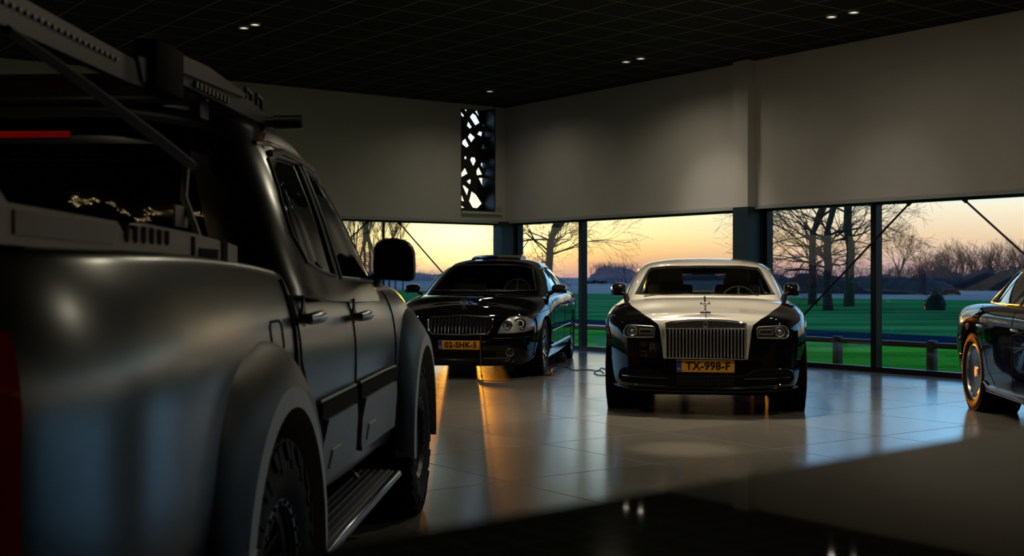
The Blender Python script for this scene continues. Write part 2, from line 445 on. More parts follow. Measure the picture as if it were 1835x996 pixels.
# ------------------------------------------------------------------ clip tools
def inpoly(p, poly):
    x, y = p; c = False; n = len(poly)
    for i in range(n):
        x1, y1 = poly[i]; x2, y2 = poly[i-1]
        if (y1 > y) != (y2 > y) and x < (x2 - x1) * (y - y1) / (y2 - y1) + x1: c = not c
    return c
AX = {0: (1, 2), 1: (0, 2), 2: (0, 1)}
def clip(bm, poly, axis, pred, keep):
    """keep='in': drop everything outside the outline (or failing pred); keep='out': cut the outline away"""
    i, j = AX[axis]
    xs = [p[0] for p in poly]; ys = [p[1] for p in poly]
    bb = (min(xs), max(xs), min(ys), max(ys))
    if keep == 'in':
        kill = [f for f in bm.faces if not pred(f.calc_center_median(), f.normal) or
                max(v.co[i] for v in f.verts) < bb[0] or min(v.co[i] for v in f.verts) > bb[1] or
                max(v.co[j] for v in f.verts) < bb[2] or min(v.co[j] for v in f.verts) > bb[3]]
        bmesh.ops.delete(bm, geom=kill, context='FACES')
    n = len(poly)
    for k in range(n):
        a, b = poly[k], poly[(k + 1) % n]
        fs = [f for f in bm.faces if (keep == 'in' or pred(f.calc_center_median(), f.normal)) and
              max(v.co[i] for v in f.verts) >= bb[0] and min(v.co[i] for v in f.verts) <= bb[1] and
              max(v.co[j] for v in f.verts) >= bb[2] and min(v.co[j] for v in f.verts) <= bb[3]]
        if not fs: break
        co = Vector((0, 0, 0)); co[i] = a[0]; co[j] = a[1]
        no = Vector((0, 0, 0)); no[i] = b[1] - a[1]; no[j] = -(b[0] - a[0])
        if no.length < 1e-9: continue
        ed = {e for f in fs for e in f.edges}; vv = {v for f in fs for v in f.verts}
        bmesh.ops.bisect_plane(bm, geom=list(vv) + list(ed) + fs, plane_co=co, plane_no=no.normalized(), dist=1e-5)
    if keep == 'in':
        kill = [f for f in bm.faces if not inpoly((f.calc_center_median()[i], f.calc_center_median()[j]), poly)]
    else:
        kill = [f for f in bm.faces if pred(f.calc_center_median(), f.normal) and inpoly((f.calc_center_median()[i], f.calc_center_median()[j]), poly)]
    bmesh.ops.delete(bm, geom=kill, context='FACES')
    return bm
def offset_shell(bm, off, thick):
    bm.normal_update()
    for v in bm.verts: v.co += v.normal * off
    if thick:
        bd = [e for e in bm.edges if len(e.link_faces) == 1]
        nrm = {v: v.normal.copy() for v in bm.verts}
        r = bmesh.ops.extrude_edge_only(bm, edges=bd)
        nv = [g for g in r['geom'] if isinstance(g, bmesh.types.BMVert)]
        old = list(nrm.items())
        from mathutils.kdtree import KDTree
        kd = KDTree(len(old))
        for k, (v, n_) in enumerate(old): kd.insert(v.co, k)
        kd.balance()
        for v in nv:
            _, k, _ = kd.find(v.co); v.co -= old[k][1] * thick
        bmesh.ops.recalc_face_normals(bm, faces=bm.faces)
    return bm

# perforated screen in the tall opening
holes = [[(45,55),(90,55),(75,97)], [(32,93),(60,130),(45,140),(30,120)], [(130,106),(158,125),(190,188),(152,212),(105,140)],
 [(165,80),(190,146),(150,95)], [(92,174),(125,225),(105,240),(80,215)], [(220,187),(232,212),(208,222)], [(232,72),(246,80),(240,92)],
 [(185,262),(212,268),(205,306),(168,288)], [(108,275),(150,312),(118,358),(88,310)], [(68,322),(100,385),(75,400),(40,370),(42,345)],
 [(217,365),(237,410),(207,410)], [(60,477),(75,476),(80,488),(72,500),(58,496)], [(118,482),(150,485),(158,515),(135,560),(108,505)],
 [(205,525),(245,545),(243,632),(198,545)], [(180,562),(212,628),(165,636),(160,600)], [(65,570),(88,620),(33,652),(33,615)],
 [(180,660),(235,655),(243,790)], [(108,665),(117,680),(108,715),(78,688)], [(52,715),(97,755),(82,812),(45,730)],
 [(120,770),(160,800),(208,875),(170,915),(130,910),(98,855)], [(34,790),(60,860),(34,850)], [(34,890),(60,910),(34,912)],
 [(252,285),(262,300),(258,355),(246,320)], [(248,545),(262,560),(262,625),(250,630)]]
asc = A0 - .38
def scr(p):
    px, py = p[0] / 4.744 + 820, p[1] / 4.744 + 180
    b = b_at(px, asc); Yw = (RM @ Vector((asc, b, 0))).y
    return (b, H - (py - HZ) / F * Yw)
bm = bmesh.new()
bL, bRt = bs0 + .003, b_at(881, asc)
vs = [bm.verts.new((asc, b, z)) for b, z in ((bL, zs0 + .002), (bRt, zs0 + .002), (bRt, zs1 - .002), (bL, zs1 - .002))]
bm.faces.new(vs)
yes = lambda c, n: True
for h in holes: clip(bm, [scr(p) for p in h], 0, yes, 'out')
ex_ = bmesh.ops.extrude_face_region(bm, geom=bm.faces[:])
for g in ex_['geom']:
    if isinstance(g, bmesh.types.BMVert): g.co.x -= .02
bmesh.ops.recalc_face_normals(bm, faces=bm.faces)
o = link('perforated_screen', bm, M['frame'], None, .5); o.matrix_world = RM
tag(o, 'tall black perforated metal screen with irregular polygon holes in the left wall', 'screen')
rbox('window_4', (A0 - .30, bs0, zs0), (A0 - .29, bs1, zs1), M['winglass'])
# dark block down the right reveal of the opening
rbox('trim_6', (A0 - .40, b_at(876, A0 - .2), zs0), (A0 - .02, bs1 + .0, zs1), M['frame'])
# ------------------------------------------------------------------ lofted car bodies
def cr_tan(P_, t, i, n):
    if i == 0: return (P_[1] - P_[0]) / (t[1] - t[0])
    if i == n - 1: return (P_[-1] - P_[-2]) / (t[-1] - t[-2])
    a = (P_[i] - P_[i-1]) / (t[i] - t[i-1]); b = (P_[i+1] - P_[i]) / (t[i+1] - t[i])
    h0, h1 = t[i] - t[i-1], t[i+1] - t[i]
    return (a * h1 + b * h0) / (h0 + h1)
def spline(P_, t, ts, sym=False):
    """Hermite spline through vectors P_ at knots t; sym mirrors across y=0 at both ends"""
    P_ = [Vector(p) for p in P_]; t = list(t)
    if sym:
        g0 = Vector((P_[1].x, -P_[1].y, P_[1].z)); g1 = Vector((P_[-2].x, -P_[-2].y, P_[-2].z))
        t = [t[0] - (t[1] - t[0])] + t + [t[-1] + (t[-1] - t[-2])]
        P_ = [g0] + P_ + [g1]
    n = len(P_); tans = [cr_tan(P_, t, i, n) for i in range(n)]
    out = []; k = 0
    for x in ts:
        while k < n - 2 and x > t[k + 1]: k += 1
        while k > 0 and x < t[k]: k -= 1
        h = t[k+1] - t[k]; u = (x - t[k]) / h
        out.append(P_[k] * (2*u**3 - 3*u**2 + 1) + tans[k] * (h * (u**3 - 2*u**2 + u)) + P_[k+1] * (-2*u**3 + 3*u**2) + tans[k+1] * (h * (u**3 - u**2)))
    return out
def hull(rings, sub=6, vsub=4, closed_bottom=True):
    """rings: list of keypoint rings (front centre -> right.. y>=0 -> rear centre). returns BMesh, both halves"""
    nk = len(rings[0]); nr = len(rings)
    # common knots from the widest ring
    ref = [Vector([sum(r[k][c] for r in rings) / nr for c in range(3)]) for k in range(nk)]
    t = [0]
    for a, b in zip(ref, ref[1:]): t.append(t[-1] + max((b - a).length, .02) ** .75)
    ts = []
    for a, b in zip(t, t[1:]):
        for q in range(sub): ts.append(a + (b - a) * q / sub)
    ts.append(t[-1])
    S_ = [spline(r, t, ts, sym=max(abs(p[1]) for p in r) > 1e-6) for r in rings]
    nc = len(ts)
    tv = [0]
    for a, b in zip(S_, S_[1:]):
        d = sum((p - q).length for p, q in zip(a, b)) / nc
        tv.append(tv[-1] + max(d, .004) ** .7)
    tvs = []
    for a, b in zip(tv, tv[1:]):
        for q in range(vsub): tvs.append(a + (b - a) * q / vsub)
    tvs.append(tv[-1])
    cols = [spline([S_[r][c] for r in range(nr)], tv, tvs) for c in range(nc)]
    bm = bmesh.new(); rows = len(tvs)
    for sg in (1, -1):
        V = [[bm.verts.new((cols[c][r].x, sg * max(cols[c][r].y, 0), cols[c][r].z)) for c in range(nc)] for r in range(rows)]
        if closed_bottom:
            V.insert(0, [bm.verts.new((cols[c][0].x, 0, cols[c][0].z)) for c in range(nc)])
        for r in range(len(V) - 1):
            for c in range(nc - 1):
                f = (V[r][c], V[r][c+1], V[r+1][c+1], V[r+1][c])
                bm.faces.new(f if sg > 0 else f[::-1])
    bmesh.ops.remove_doubles(bm, verts=bm.verts, dist=1e-4)
    bmesh.ops.dissolve_degenerate(bm, edges=bm.edges, dist=1e-5)
    bmesh.ops.recalc_face_normals(bm, faces=bm.faces)
    bm.normal_update()
    # make sure outside is outside
    c = max(bm.faces, key=lambda f: f.calc_center_median().z)
    if c.normal.z < 0: bmesh.ops.reverse_faces(bm, faces=bm.faces); bm.normal_update()
    return bm
def ring(xf, xr, wf, w0, wm, wr0, wr, z, wb, cf=.38, cr=.40, f1=.02, f2=.10, r1=.02, r2=.08):
    zf, z0, zm, z1, zr = z
    return [(xf, 0, zf), (xf - f1, .45 * wf, zf), (xf - f2, .80 * wf, zf + (z0 - zf) * .08), (xf - cf, wf, zf + (z0 - zf) * .35),
            (0, w0, z0), (-.33 * wb, wm, zm + (z0 - zm) * .25), (-.66 * wb, wm, zm + (z1 - zm) * .25), (-wb, wr0, z1), (xr + cr, wr, zr + (z1 - zr) * .35),
            (xr + r2, .8 * wr, zr + (z1 - zr) * .08), (xr + r1, .45 * wr, zr), (xr, 0, zr)]

class Car:
    def __init__(s, root, body_rings, cabin_rings, sub=6, vsub=4):
        s.root = root
        s.body = hull(body_rings, sub, vsub); s.cab = hull(cabin_rings, sub, vsub, False) if cabin_rings else None
        s.bb = BVHTree.FromBMesh(s.body); s.cb = BVHTree.FromBMesh(s.cab) if s.cab else None
    def hit(s, p2, axis, sg, which='b'):
        i, j = AX[axis]; o = Vector((0, 0, 0)); o[axis] = 9 * sg; o[i] = p2[0]; o[j] = p2[1]
        d = Vector((0, 0, 0)); d[axis] = -sg
        loc, n, _, _ = (s.bb if which == 'b' else s.cb).ray_cast(o, d)
        return loc, n
    def panel(s, name, poly, axis, sg, mat, off=.003, thick=.006, which='b', pred=None, nmin=.0, parent=None, sharp=.6, mirror=False):
        src = s.body if which == 'b' else s.cab
        pr = pred or (lambda c, n: n[axis] * sg > nmin)
        out = []
        for m_ in ([1, -1] if mirror else [1]):
            bm = src.copy()
            pl = poly; sgn = sg
            if m_ < 0:
                if axis == 1: sgn = -sg
                else:
                    pl = [(-p[0], p[1]) for p in poly] if axis == 0 else [(p[0], -p[1]) for p in poly]
            prd = pr if pred else (lambda c, n, q=sgn: n[axis] * q > nmin)
            if pred and m_ < 0: prd = lambda c, n: pred(Vector((c.x, -c.y, c.z)), Vector((n.x, -n.y, n.z)))
            clip(bm, pl, axis, prd, 'in')
            if len(bm.faces) == 0: bm.free(); continue
            offset_shell(bm, off, thick)
            out.append(link(name, bm, mat, parent or s.root, sharp))
        return out
    def line(s, name, pts, axis, sg, r, mat, which='b', parent=None, step=.03, lift=0.0, closed=False, mb=None, n=6):
        own = mb is None
        mb = mb or MB()
        P_ = []
        pts2 = list(pts) + ([pts[0]] if closed else [])
        for a, b in zip(pts2, pts2[1:]):
            d = math.dist(a, b); k = max(1, int(d / step))
            for q in range(k): P_.append((a[0] + (b[0] - a[0]) * q / k, a[1] + (b[1] - a[1]) * q / k))
        if not closed: P_.append(pts2[-1])
        Q = []
        for p in P_:
            l, nn = s.hit(p, axis, sg, which)
            if l is not None: Q.append(l + nn * lift)
        if len(Q) > 1: mb.tube(Q, r, n, closed)
        if own: return mb.build(name, mat, parent or s.root)
        return mb
def circ(cx, cy, r, n=28, a0=0, a1=2 * PI, ry=None):
    return [(cx + r * math.cos(a0 + (a1 - a0) * k / n), cy + (ry or r) * math.sin(a0 + (a1 - a0) * k / n)) for k in range(n)]

def text_mesh(txt, size, depth, parent, mat, mtx, name='lettering', sx=1.0, space=1.0, bold=0.0):
    cu = bpy.data.curves.new('t', 'FONT'); cu.body = txt; cu.size = size; cu.extrude = depth
    cu.align_x = 'CENTER'; cu.align_y = 'CENTER'; cu.space_character = space; cu.offset = bold; cu.resolution_u = 3
    tmp = bpy.data.objects.new('t', cu); COL.objects.link(tmp)
    bpy.context.view_layer.update()
    me = bpy.data.meshes.new_from_object(tmp.evaluated_get(bpy.context.evaluated_depsgraph_get()))
    bpy.data.objects.remove(tmp); bpy.data.curves.remove(cu)
    me.transform(mtx @ S(sx, 1, 1))
    for p in me.polygons: p.use_smooth = False
    me.materials.clear(); me.materials.append(mat)
    o = bpy.data.objects.new(name, me); COL.objects.link(o); o.parent = parent
    return o
def plate(car, txt, x, z, tilt=0.0, label=None, nl=True):
    """yellow licence plate facing +x in car space"""
    base = T(x, 0, z) @ RY(tilt) @ Matrix(((0, 0, 1, 0), (1, 0, 0, 0), (0, 1, 0, 0), (0, 0, 0, 1)))   # text x->car y, text y->z, normal->x
    hw, hh = .26, .055
    mb = MB().box((-hw, -hh, -.012), (hw, hh, 0), base, .003)
    pl = mb.build('license_plate', M['plate_y'], car)
    if label: pl['label'] = label
    MB().box((-hw + .003, -hh + .003, 0), (-hw + .045, hh - .003, .0012), base).build('country_band', M['plate_b'], pl)
    text_mesh('NL', .026, .0006, pl, M['whiteink'], base @ T(-hw + .024, -.025, .0018), 'country_code')
    text_mesh(txt, .098, .0008, pl, M['ink'], base @ T(.022, -.001, .001), 'plate_number', .98, 1.06, .0034)
    return pl

def tyre_profile(R, w_, rim, k=.018):
    h = R - rim
    return [(rim, -w_*.40), (rim + h*.25, -w_*.48), (rim + h*.55, -w_*.50), (R - k*1.6, -w_*.485), (R - k*.5, -w_*.45), (R, -w_*.38),
            (R, 0), (R, w_*.38), (R - k*.5, w_*.45), (R - k*1.6, w_*.485), (rim + h*.55, w_*.50), (rim + h*.25, w_*.48), (rim, w_*.40)]
def wheel(car, x, y, R, w_, rim, style, rimmat, tyremat=None, out=1, label=None, steer=0.0):
    """out=+1: outer face towards +y.  local lathe axis z -> car y*out"""
    A = T(x, y, R) @ RZ(steer) @ (RX(-PI/2) if out > 0 else RX(PI/2))
    mb = MB(); w2 = w_ / 2
    # barrel + lip
    mb.lathe([(rim - .03, -w_*.40), (rim + .004, -w_*.42), (rim + .004, -w_*.36), (rim - .03, -w_*.30), (rim - .045, 0), (rim - .035, w_*.30), (rim - .012, w_*.36), (rim + .006, w_*.38), (rim + .006, w_*.43), (rim - .012, w_*.43), (rim - .022, w_*.36)], 48, A)
    zo = w_ * .30
    if style == 'multi':       # seven twin spokes
        for k in range(14):
            a = 2 * PI * (k // 2) / 7 + (.13 if k % 2 else -.13)
            B = A @ RZ(a)
            mb.add([(.05, -.018, zo - .01), (rim - .01, -.011, zo + .035), (rim - .01, .011, zo + .035), (.05, .018, zo - .01),
                    (.05, -.022, zo - .06), (rim - .01, -.016, zo - .02), (rim - .01, .016, zo - .02), (.05, .022, zo - .06)],
                   [(0,1,2,3), (7,6,5,4), (0,4,5,1), (1,5,6,2), (2,6,7,3), (3,7,4,0)], B)
        mb.lathe([(0, zo + .012), (.035, zo + .012), (.05, zo + .004), (.085, zo - .006), (.085, zo - .06), (0, zo - .06)], 28, A)
    elif style == 'disc':      # forged dish with holes at the rim
        mb.lathe([(0, zo + .02), (.05, zo + .02), (.06, zo + .008), (rim * .55, zo - .004), (rim * .78, zo + .016), (rim * .86, zo + .016), (rim * .87, zo - .01), (rim * .5, zo - .04), (0, zo - .04)], 48, A)
        for k in range(20):
            B = A @ RZ(2 * PI * k / 20)
            mb.add([(rim * .84, -.016, zo + .014), (rim - .005, -.012, zo + .03), (rim - .005, .012, zo + .03), (rim * .84, .016, zo + .014),
                    (rim * .84, -.016, zo - .02), (rim - .005, -.012, zo - .01), (rim - .005, .012, zo - .01), (rim * .84, .016, zo - .02)],
                   [(0,1,2,3), (7,6,5,4), (0,4,5,1), (1,5,6,2), (2,6,7,3), (3,7,4,0)], B)
    else:                      # off-road: eight split spokes, deep
        zo = w_ * .16
        for k in range(8):
            a = 2 * PI * k / 8; B = A @ RZ(a)
            for s_ in (-1, 1):
                mb.add([(.06, s_*.012 - .012, zo), (rim - .01, s_*.04 - .012, zo + .045), (rim - .01, s_*.04 + .012, zo + .045), (.06, s_*.012 + .012, zo),
                        (.06, s_*.012 - .014, zo - .05), (rim - .01, s_*.04 - .016, zo - .01), (rim - .01, s_*.04 + .016, zo - .01), (.06, s_*.012 + .014, zo - .05)],
                       [(0,1,2,3), (7,6,5,4), (0,4,5,1), (1,5,6,2), (2,6,7,3), (3,7,4,0)], B)
        mb.lathe([(0, zo + .03), (.05, zo + .03), (.06, zo + .02), (.09, zo + .005), (.09, zo - .05), (0, zo - .05)], 28, A)
        for k in range(24):
            B = A @ RZ(2 * PI * k / 24) @ T(rim - .004, 0, w_ * .43)
            mb.lathe([(0, .008), (.006, .008), (.007, -.004)], 8, B)
    wh = mb.build('wheel', rimmat, car)
    if label: wh['label'] = label
    t = MB(); t.lathe(tyre_profile(R, w_, rim, .018 if style != 'offroad' else .03), 72, A)
    if style == 'offroad':
        n = 34
        for k in range(n):
            a = 2 * PI * k / n
            for r_ in range(4):
                z0 = -w_*.46 + r_ * w_ * .245; B = A @ RZ(a + (.05 if r_ % 2 else -.03) + random.uniform(-.006, .006))
                sh = .012 if r_ in (0, 3) else 0
                t.add([(R - .012, -.030, z0), (R - .012, .022, z0 + .012), (R - .012, .034, z0 + w_*.18), (R - .012, -.020, z0 + w_*.20),
                       (R + .012 - sh*.6, -.027, z0 + .006), (R + .012 - sh*.6, .018, z0 + .014), (R + .012 - sh*.6, .030, z0 + w_*.17), (R + .012 - sh*.6, -.018, z0 + w_*.185)],
                      [(0,3,2,1), (4,5,6,7), (0,1,5,4), (1,2,6,5), (2,3,7,6), (3,0,4,7)], B)
            for sd_ in (-1, 1):      # side biters
                B = A @ RZ(a + (.04 if k % 2 else 0))
                z1 = sd_ * w_ * .49; L_ = .085 if k % 2 else .06
                t.add([(R - L_, -.020, z1 * .985), (R - L_, .018, z1 * .985), (R - .004, .026, z1 * .90), (R - .004, -.024, z1 * .90),
                       (R - L_ + .006, -.016, z1 * 1.055), (R - L_ + .006, .014, z1 * 1.055), (R - .004, .022, z1 * .985), (R - .004, -.020, z1 * .985)],
                      [(0,3,2,1), (4,5,6,7), (0,1,5,4), (1,2,6,5), (2,3,7,6), (3,0,4,7)], B)
    else:
        for zz in (-.26, -.09, .09, .26):        # circumferential grooves read as thin dark rings
            t.lathe([(R + .0005, w_*zz - .006), (R + .003, w_*zz - .02), (R + .003, w_*zz - .035), (R + .0005, w_*zz - .05)], 72, A)
        for k in range(60):
            for sd_ in (-1, 1):
                B = A @ RZ(2 * PI * k / 60)
                t.box((R - .012, -.008, min(sd_*w_*.34, sd_*w_*.47)), (R - .001, .008, max(sd_*w_*.34, sd_*w_*.47)), B)
    t.build('tire', tyremat or M['rubber'], wh)
    MB().lathe([(.06, -.02), (rim * .78, -.02), (rim * .78, .012), (.06, .012)], 40, A, True).build('brake_disc', M['silver'], wh)
    return wh
def wheel_wells(car, bm_or_car, xs, R, yo, depth=.34):
    for x in xs:
        for sg in (1, -1):
            A = T(x, sg * yo, R[1]) @ (RX(-PI/2) if sg > 0 else RX(PI/2))
            MB().lathe([(R[0], 0), (R[0], -depth), (0, -depth)], 40, A).build('wheel_well', M['matteblack'], car)
# ------------------------------------------------------------------ place helper: car frame = x forward, y left, origin under front axle
def car_root(name, X, Y, fwd, label, cat='car', group=None):
    r = empty(name, (X, Y, 0), math.atan2(fwd[1], fwd[0]))
    return tag(r, label, cat, group)
def add_arches(c, xs, zc, R, ymin, zlow=-.2):
    for x in xs:
        poly = [(x + R, zlow)] + circ(x, zc, R, 26, 0, PI + .0001) + [(x - R, zc), (x - R, zlow)]
        poly = [(x + R, zlow), (x + R, zc)] + circ(x, zc, R, 26, .06, PI) + [(x - R, zc), (x - R, zlow)]
        clip(c.body, poly, 1, lambda q, n: abs(q.y) > ymin, 'out')
def make_mirror(name, c, at, size, stalk, mat, out):
    """at = centre of housing in car space; size = (depth x, width y, height z)"""
    dx, dy, dz = size
    rows = []
    n = 20
    for k, (u, s_) in enumerate([(-.5, .0), (-.5, .80), (-.48, .93), (-.40, 1.0), (-.15, .99), (.15, .90), (.35, .72), (.47, .45), (.5, .12), (.5, 0)]):
        row = []
        for q in range(n):
            a = 2 * PI * q / n
            ca, sa = math.cos(a), math.sin(a)
            e = .62 if sa > 0 else .34
            yy = math.copysign(abs(ca) ** e, ca) * .5 * dy * s_
            zz = math.copysign(abs(sa) ** e, sa) * (.58 if sa > 0 else .42) * dz * s_
            zz += -.10 * dz * (yy / dy) * out * (1 if yy * out > 0 else .3) - (.0)
            row.append((at[0] + u * dx, at[1] + yy, at[2] + zz))
        rows.append(row)
    m = MB().grid(rows, closed=True).build(name, mat, c.root)
    st = MB().tube([Vector(at) + Vector((0, -out * dy * .42, -dz * .28)), Vector(stalk)], [.028, .034], 10).build('mirror_arm', M['blackplastic'], m)
    # glass looking backwards
    rg = [(at[0] - dx * .5 - .001, at[1] + p[1] * .80, at[2] + p[2] * .80) for p in
          [(0, math.copysign(abs(math.cos(a))**.62, math.cos(a)) * .5 * dy, math.copysign(abs(math.sin(a))**.62, math.sin(a)) * .5 * dz) for a in [2*PI*k/24 for k in range(24)]]]
    MB().add(rg + [(p[0] - .004, p[1], p[2]) for p in rg], [list(range(24)), list(range(24, 48))[::-1]] + [(i, (i+1) % 24, 24 + (i+1) % 24, 24 + i) for i in range(24)]).build('mirror_glass', M['darkchrome'], m)
    return m
def seat(c, x, y, z, w_, h, mat, name='seat_back'):
    m = MB().box((x - .09, y - w_/2, z), (x + .05, y + w_/2, z + h), None, .04)
    o = m.build(name, mat, c.root)
    MB().box((x - .08, y - .13, z + h + .02), (x + .02, y + .13, z + h + .19), None, .035).tube([(x - .03, y - .05, z + h - .02), (x - .03, y - .05, z + h + .05)], .006).tube([(x - .03, y + .05, z + h - .02), (x - .03, y + .05, z + h + .05)], .006).build('headrest', mat, o)
    return o

# =================================================================== two-tone coupe
fw = Vector((-.150, -1.0)).normalized()
AXLE = Vector((1.888, 12.02))
coupe = car_root('coupe', AXLE.x, AXLE.y, fw, 'two-tone coupe with ivory bonnet and roof, black flanks and tall chrome grille, facing the camera')
WB = 3.11
R_ = lambda *a, **k: ring(*a, wb=WB, **k)
body = [
 R_(.66, -4.20, .66, .80, .84, .80, .70, (.235, .22, .20, .24, .32)),
 R_(.78, -4.30, .80, .88, .92, .90, .80, (.215, .21, .21, .25, .34)),
 R_(.83, -4.34, .855, .925, .945, .93, .86, (.26, .27, .27, .31, .40)),
 R_(.845, -4.36, .875, .945, .955, .95, .88, (.33, .36, .36, .40, .48)),
 R_(.845, -4.38, .885, .962, .965, .965, .90, (.47, .52, .55, .56, .62)),
 R_(.835, -4.38, .895, .972, .970, .972, .90, (.62, .67, .72, .74, .78)),
 R_(.825, -4.36, .895, .968, .965, .965, .88, (.74, .80, .87, .88, .88)),
 R_(.81, -4.32, .880, .945, .945, .940, .85, (.825, .90, .96, .97, .94)),
 R_(.79, -4.28, .845, .895, .910, .900, .80, (.865, .955, 1.01, 1.01, .97)),
 R_(.755, -4.22, .76, .800, .860, .840, .72, (.895, .99, 1.04, 1.03, .985)),
 R_(.735, -4.15, .48, .520, .600, .560, .45, (.925, 1.03, 1.06, 1.05, .99)),
 [(x, 0, z) for x, z in [(.73,.935),(.725,.936),(.68,.945),(.38,.985),(0,1.045),(-1.03,1.07),(-2.05,1.08),(-WB,1.07),(-3.72,1.03),(-4.02,1.0),(-4.12,.995),(-4.15,.99)]],
]
def cab_ring(pts): return pts
cabin = [
 [(-.50,0,1.03),(-.52,.42,1.03),(-.62,.72,1.02),(-.90,.835,1.0),(-1.7,.88,1.0),(-2.6,.86,1.0),(-3.3,.76,1.0),(-3.75,.45,1.0),(-3.85,0,1.0)],
 [(-.62,0,1.085),(-.64,.41,1.083),(-.73,.705,1.075),(-1.0,.825,1.06),(-1.75,.865,1.06),(-2.6,.835,1.06),(-3.15,.72,1.06),(-3.55,.42,1.06),(-3.62,0,1.06)],
 [(-.98,0,1.27),(-1.0,.38,1.265),(-1.07,.65,1.25),(-1.28,.755,1.24),(-1.85,.785,1.25),(-2.5,.75,1.24),(-2.92,.62,1.22),(-3.15,.36,1.22),(-3.2,0,1.22)],
 [(-1.26,0,1.395),(-1.28,.36,1.39),(-1.34,.595,1.365),(-1.50,.67,1.365),(-1.90,.70,1.385),(-2.4,.67,1.375),(-2.7,.55,1.35),(-2.85,.32,1.35),(-2.9,0,1.35)],
 [(-1.32,0,1.418),(-1.34,.34,1.413),(-1.41,.545,1.402),(-1.56,.60,1.41),(-1.92,.625,1.43),(-2.35,.60,1.42),(-2.6,.50,1.395),(-2.75,.30,1.39),(-2.8,0,1.39)],
 [(-1.40,0,1.435),(-1.42,.25,1.435),(-1.48,.36,1.437),(-1.62,.38,1.452),(-1.95,.40,1.470),(-2.30,.38,1.46),(-2.5,.32,1.435),(-2.62,.2,1.42),(-2.66,0,1.42)],
 [(x, 0, z) for x, z in [(-1.44,1.442),(-1.46,1.444),(-1.52,1.452),(-1.66,1.468),(-1.98,1.487),(-2.28,1.477),(-2.46,1.455),(-2.56,1.44),(-2.60,1.43)]],
]
c = Car(coupe, body, cabin)
# openings in the cabin
ws = [(-.715,1.095),(-.70,1.12),(-.60,1.345),(-.575,1.368),(-.40,1.388),(0,1.395),(.40,1.388),(.575,1.368),(.60,1.345),(.70,1.12),(.715,1.095),(.4,1.085),(-.4,1.085)]
frontpred = lambda q, n: q.x > -1.65 and n.x > .25
rw = [(-.52,1.10),(-.44,1.33),(.44,1.33),(.52,1.10)]
rearpred = lambda q, n: q.x < -2.3 and n.x < -.2
sw = [(-.98,1.07),(-1.50,1.345),(-1.9,1.365),(-2.35,1.35),(-2.72,1.27),(-3.02,1.10),(-3.0,1.07)]
sidepred = lambda q, n: abs(n.y) > .35 and n.x < .55
c.panel('windshield', ws, 0, 1, M['carglass'], -.004, .0, 'c', frontpred)
c.panel('rear_window', rw, 0, -1, M['carglass'], -.004, .0, 'c', rearpred)
c.panel('side_window', sw, 1, 1, M['carglass'], -.004, .0, 'c', lambda q, n: q.y > 0 and sidepred(q, n), mirror=True)
cabcut = c.cab.copy()
clip(cabcut, ws, 0, frontpred, 'out'); clip(cabcut, rw, 0, rearpred, 'out'); clip(cabcut, sw, 1, sidepred, 'out')
def solid(bm, th):
    """give an open sheet its thickness inwards"""
    bm.normal_update()
    bmesh.ops.solidify(bm, geom=bm.faces[:], thickness=th); return bm
link('roof', solid(cabcut, .022), M['white_paint'], coupe)
# black edge band around the windshield
c.line('windshield_seal', ws, 0, 1, .008, M['blackplastic'], 'c', closed=True, lift=.001)
c.line('window_trim', [p for p in sw], 1, 1, .007, M['chrome'], 'c', closed=True, lift=.002)
c.line('window_trim', [p for p in sw], 1, -1, .007, M['chrome'], 'c', closed=True, lift=.002)
add_arches(c, (0, -WB), .375, .425, .6)
link('body', c.body.copy(), M['black_paint'], coupe)
wheel_wells(coupe, c, (0, -WB), (.43, .375), .935)
# ivory bonnet and grille surround, one panel
hp_ = [(.378,.525),(.400,.68),(.412,.78),(.430,.835),(.50,.885),(.60,.935),(.70,.985),(.765,1.03),(.79,1.06),(.80,1.20)]
hood = hp_ + [(-y, z) for y, z in hp_[::-1]]
c.panel('hood', hood, 0, 1, M['white_paint'], .005, .012, 'b', lambda q, n: q.x > -1.0 and (n.x > .03 or n.z > .3) and q.z > .5)
# grille
GX = .885
mb = MB()
def gpt(y, z): return (GX - (z - .53) * .05, y, z)
top = [(y, .885 - .055 * (y / .36) ** 2 * .55) for y in [-.36 + .72 * k / 16 for k in range(17)]]
out = [(-.36, .535)] + top + [(.36, .535)]
mb.tube([gpt(*p) for p in out], .009, 8, True)
mb.tube([gpt(-.352, .805), gpt(.352, .805)], .006, 8)
gr = mb.build('grille', M['chrome'], coupe)
# polished header plate between frame and bars
hp = [gpt(*p) for p in [(-.352, .805)] + [(y, z - .004) for y, z in top] + [(.352, .805)]]
n_ = len(hp)
MB().add(hp + [(p[0] - .02, p[1], p[2]) for p in hp], [list(range(n_)), list(range(n_, 2*n_))[::-1]] + [(i, (i+1) % n_, n_ + (i+1) % n_, n_ + i) for i in range(n_)]).build('grille_header', M['silver'], gr)
MB().add([gpt(-.35, .54), gpt(.35, .54), gpt(.35, .80), gpt(-.35, .80)], [(0,1,2,3)], T(-.012, 0, 0)).build('grille_recess', M['matteblack'], gr)
for k in range(22):
    y = -.325 + .65 * k / 21
    b = MB()
    rows = []
    for z in (.545, .56, .67, .79, .80):
        x0 = gpt(0, z)[0] + (.0 if .55 < z < .795 else -.004)
        rows.append([(x0 - .014, y - .0065, z), (x0, y - .0055, z), (x0 + .002, y, z), (x0, y + .0055, z), (x0 - .014, y + .0065, z)])
    b.grid(rows); b.build('grille_bar', M['barchrome'], gr)
bx_ = gpt(0, .842)[0]
mb = MB().box((bx_ - .01, -.020, .814), (bx_ + .004, .020, .868), None, .002); bd = mb.build('badge', M['barchrome'], coupe)
TX = Matrix(((0,0,1,0),(1,0,0,0),(0,1,0,0),(0,0,0,1)))
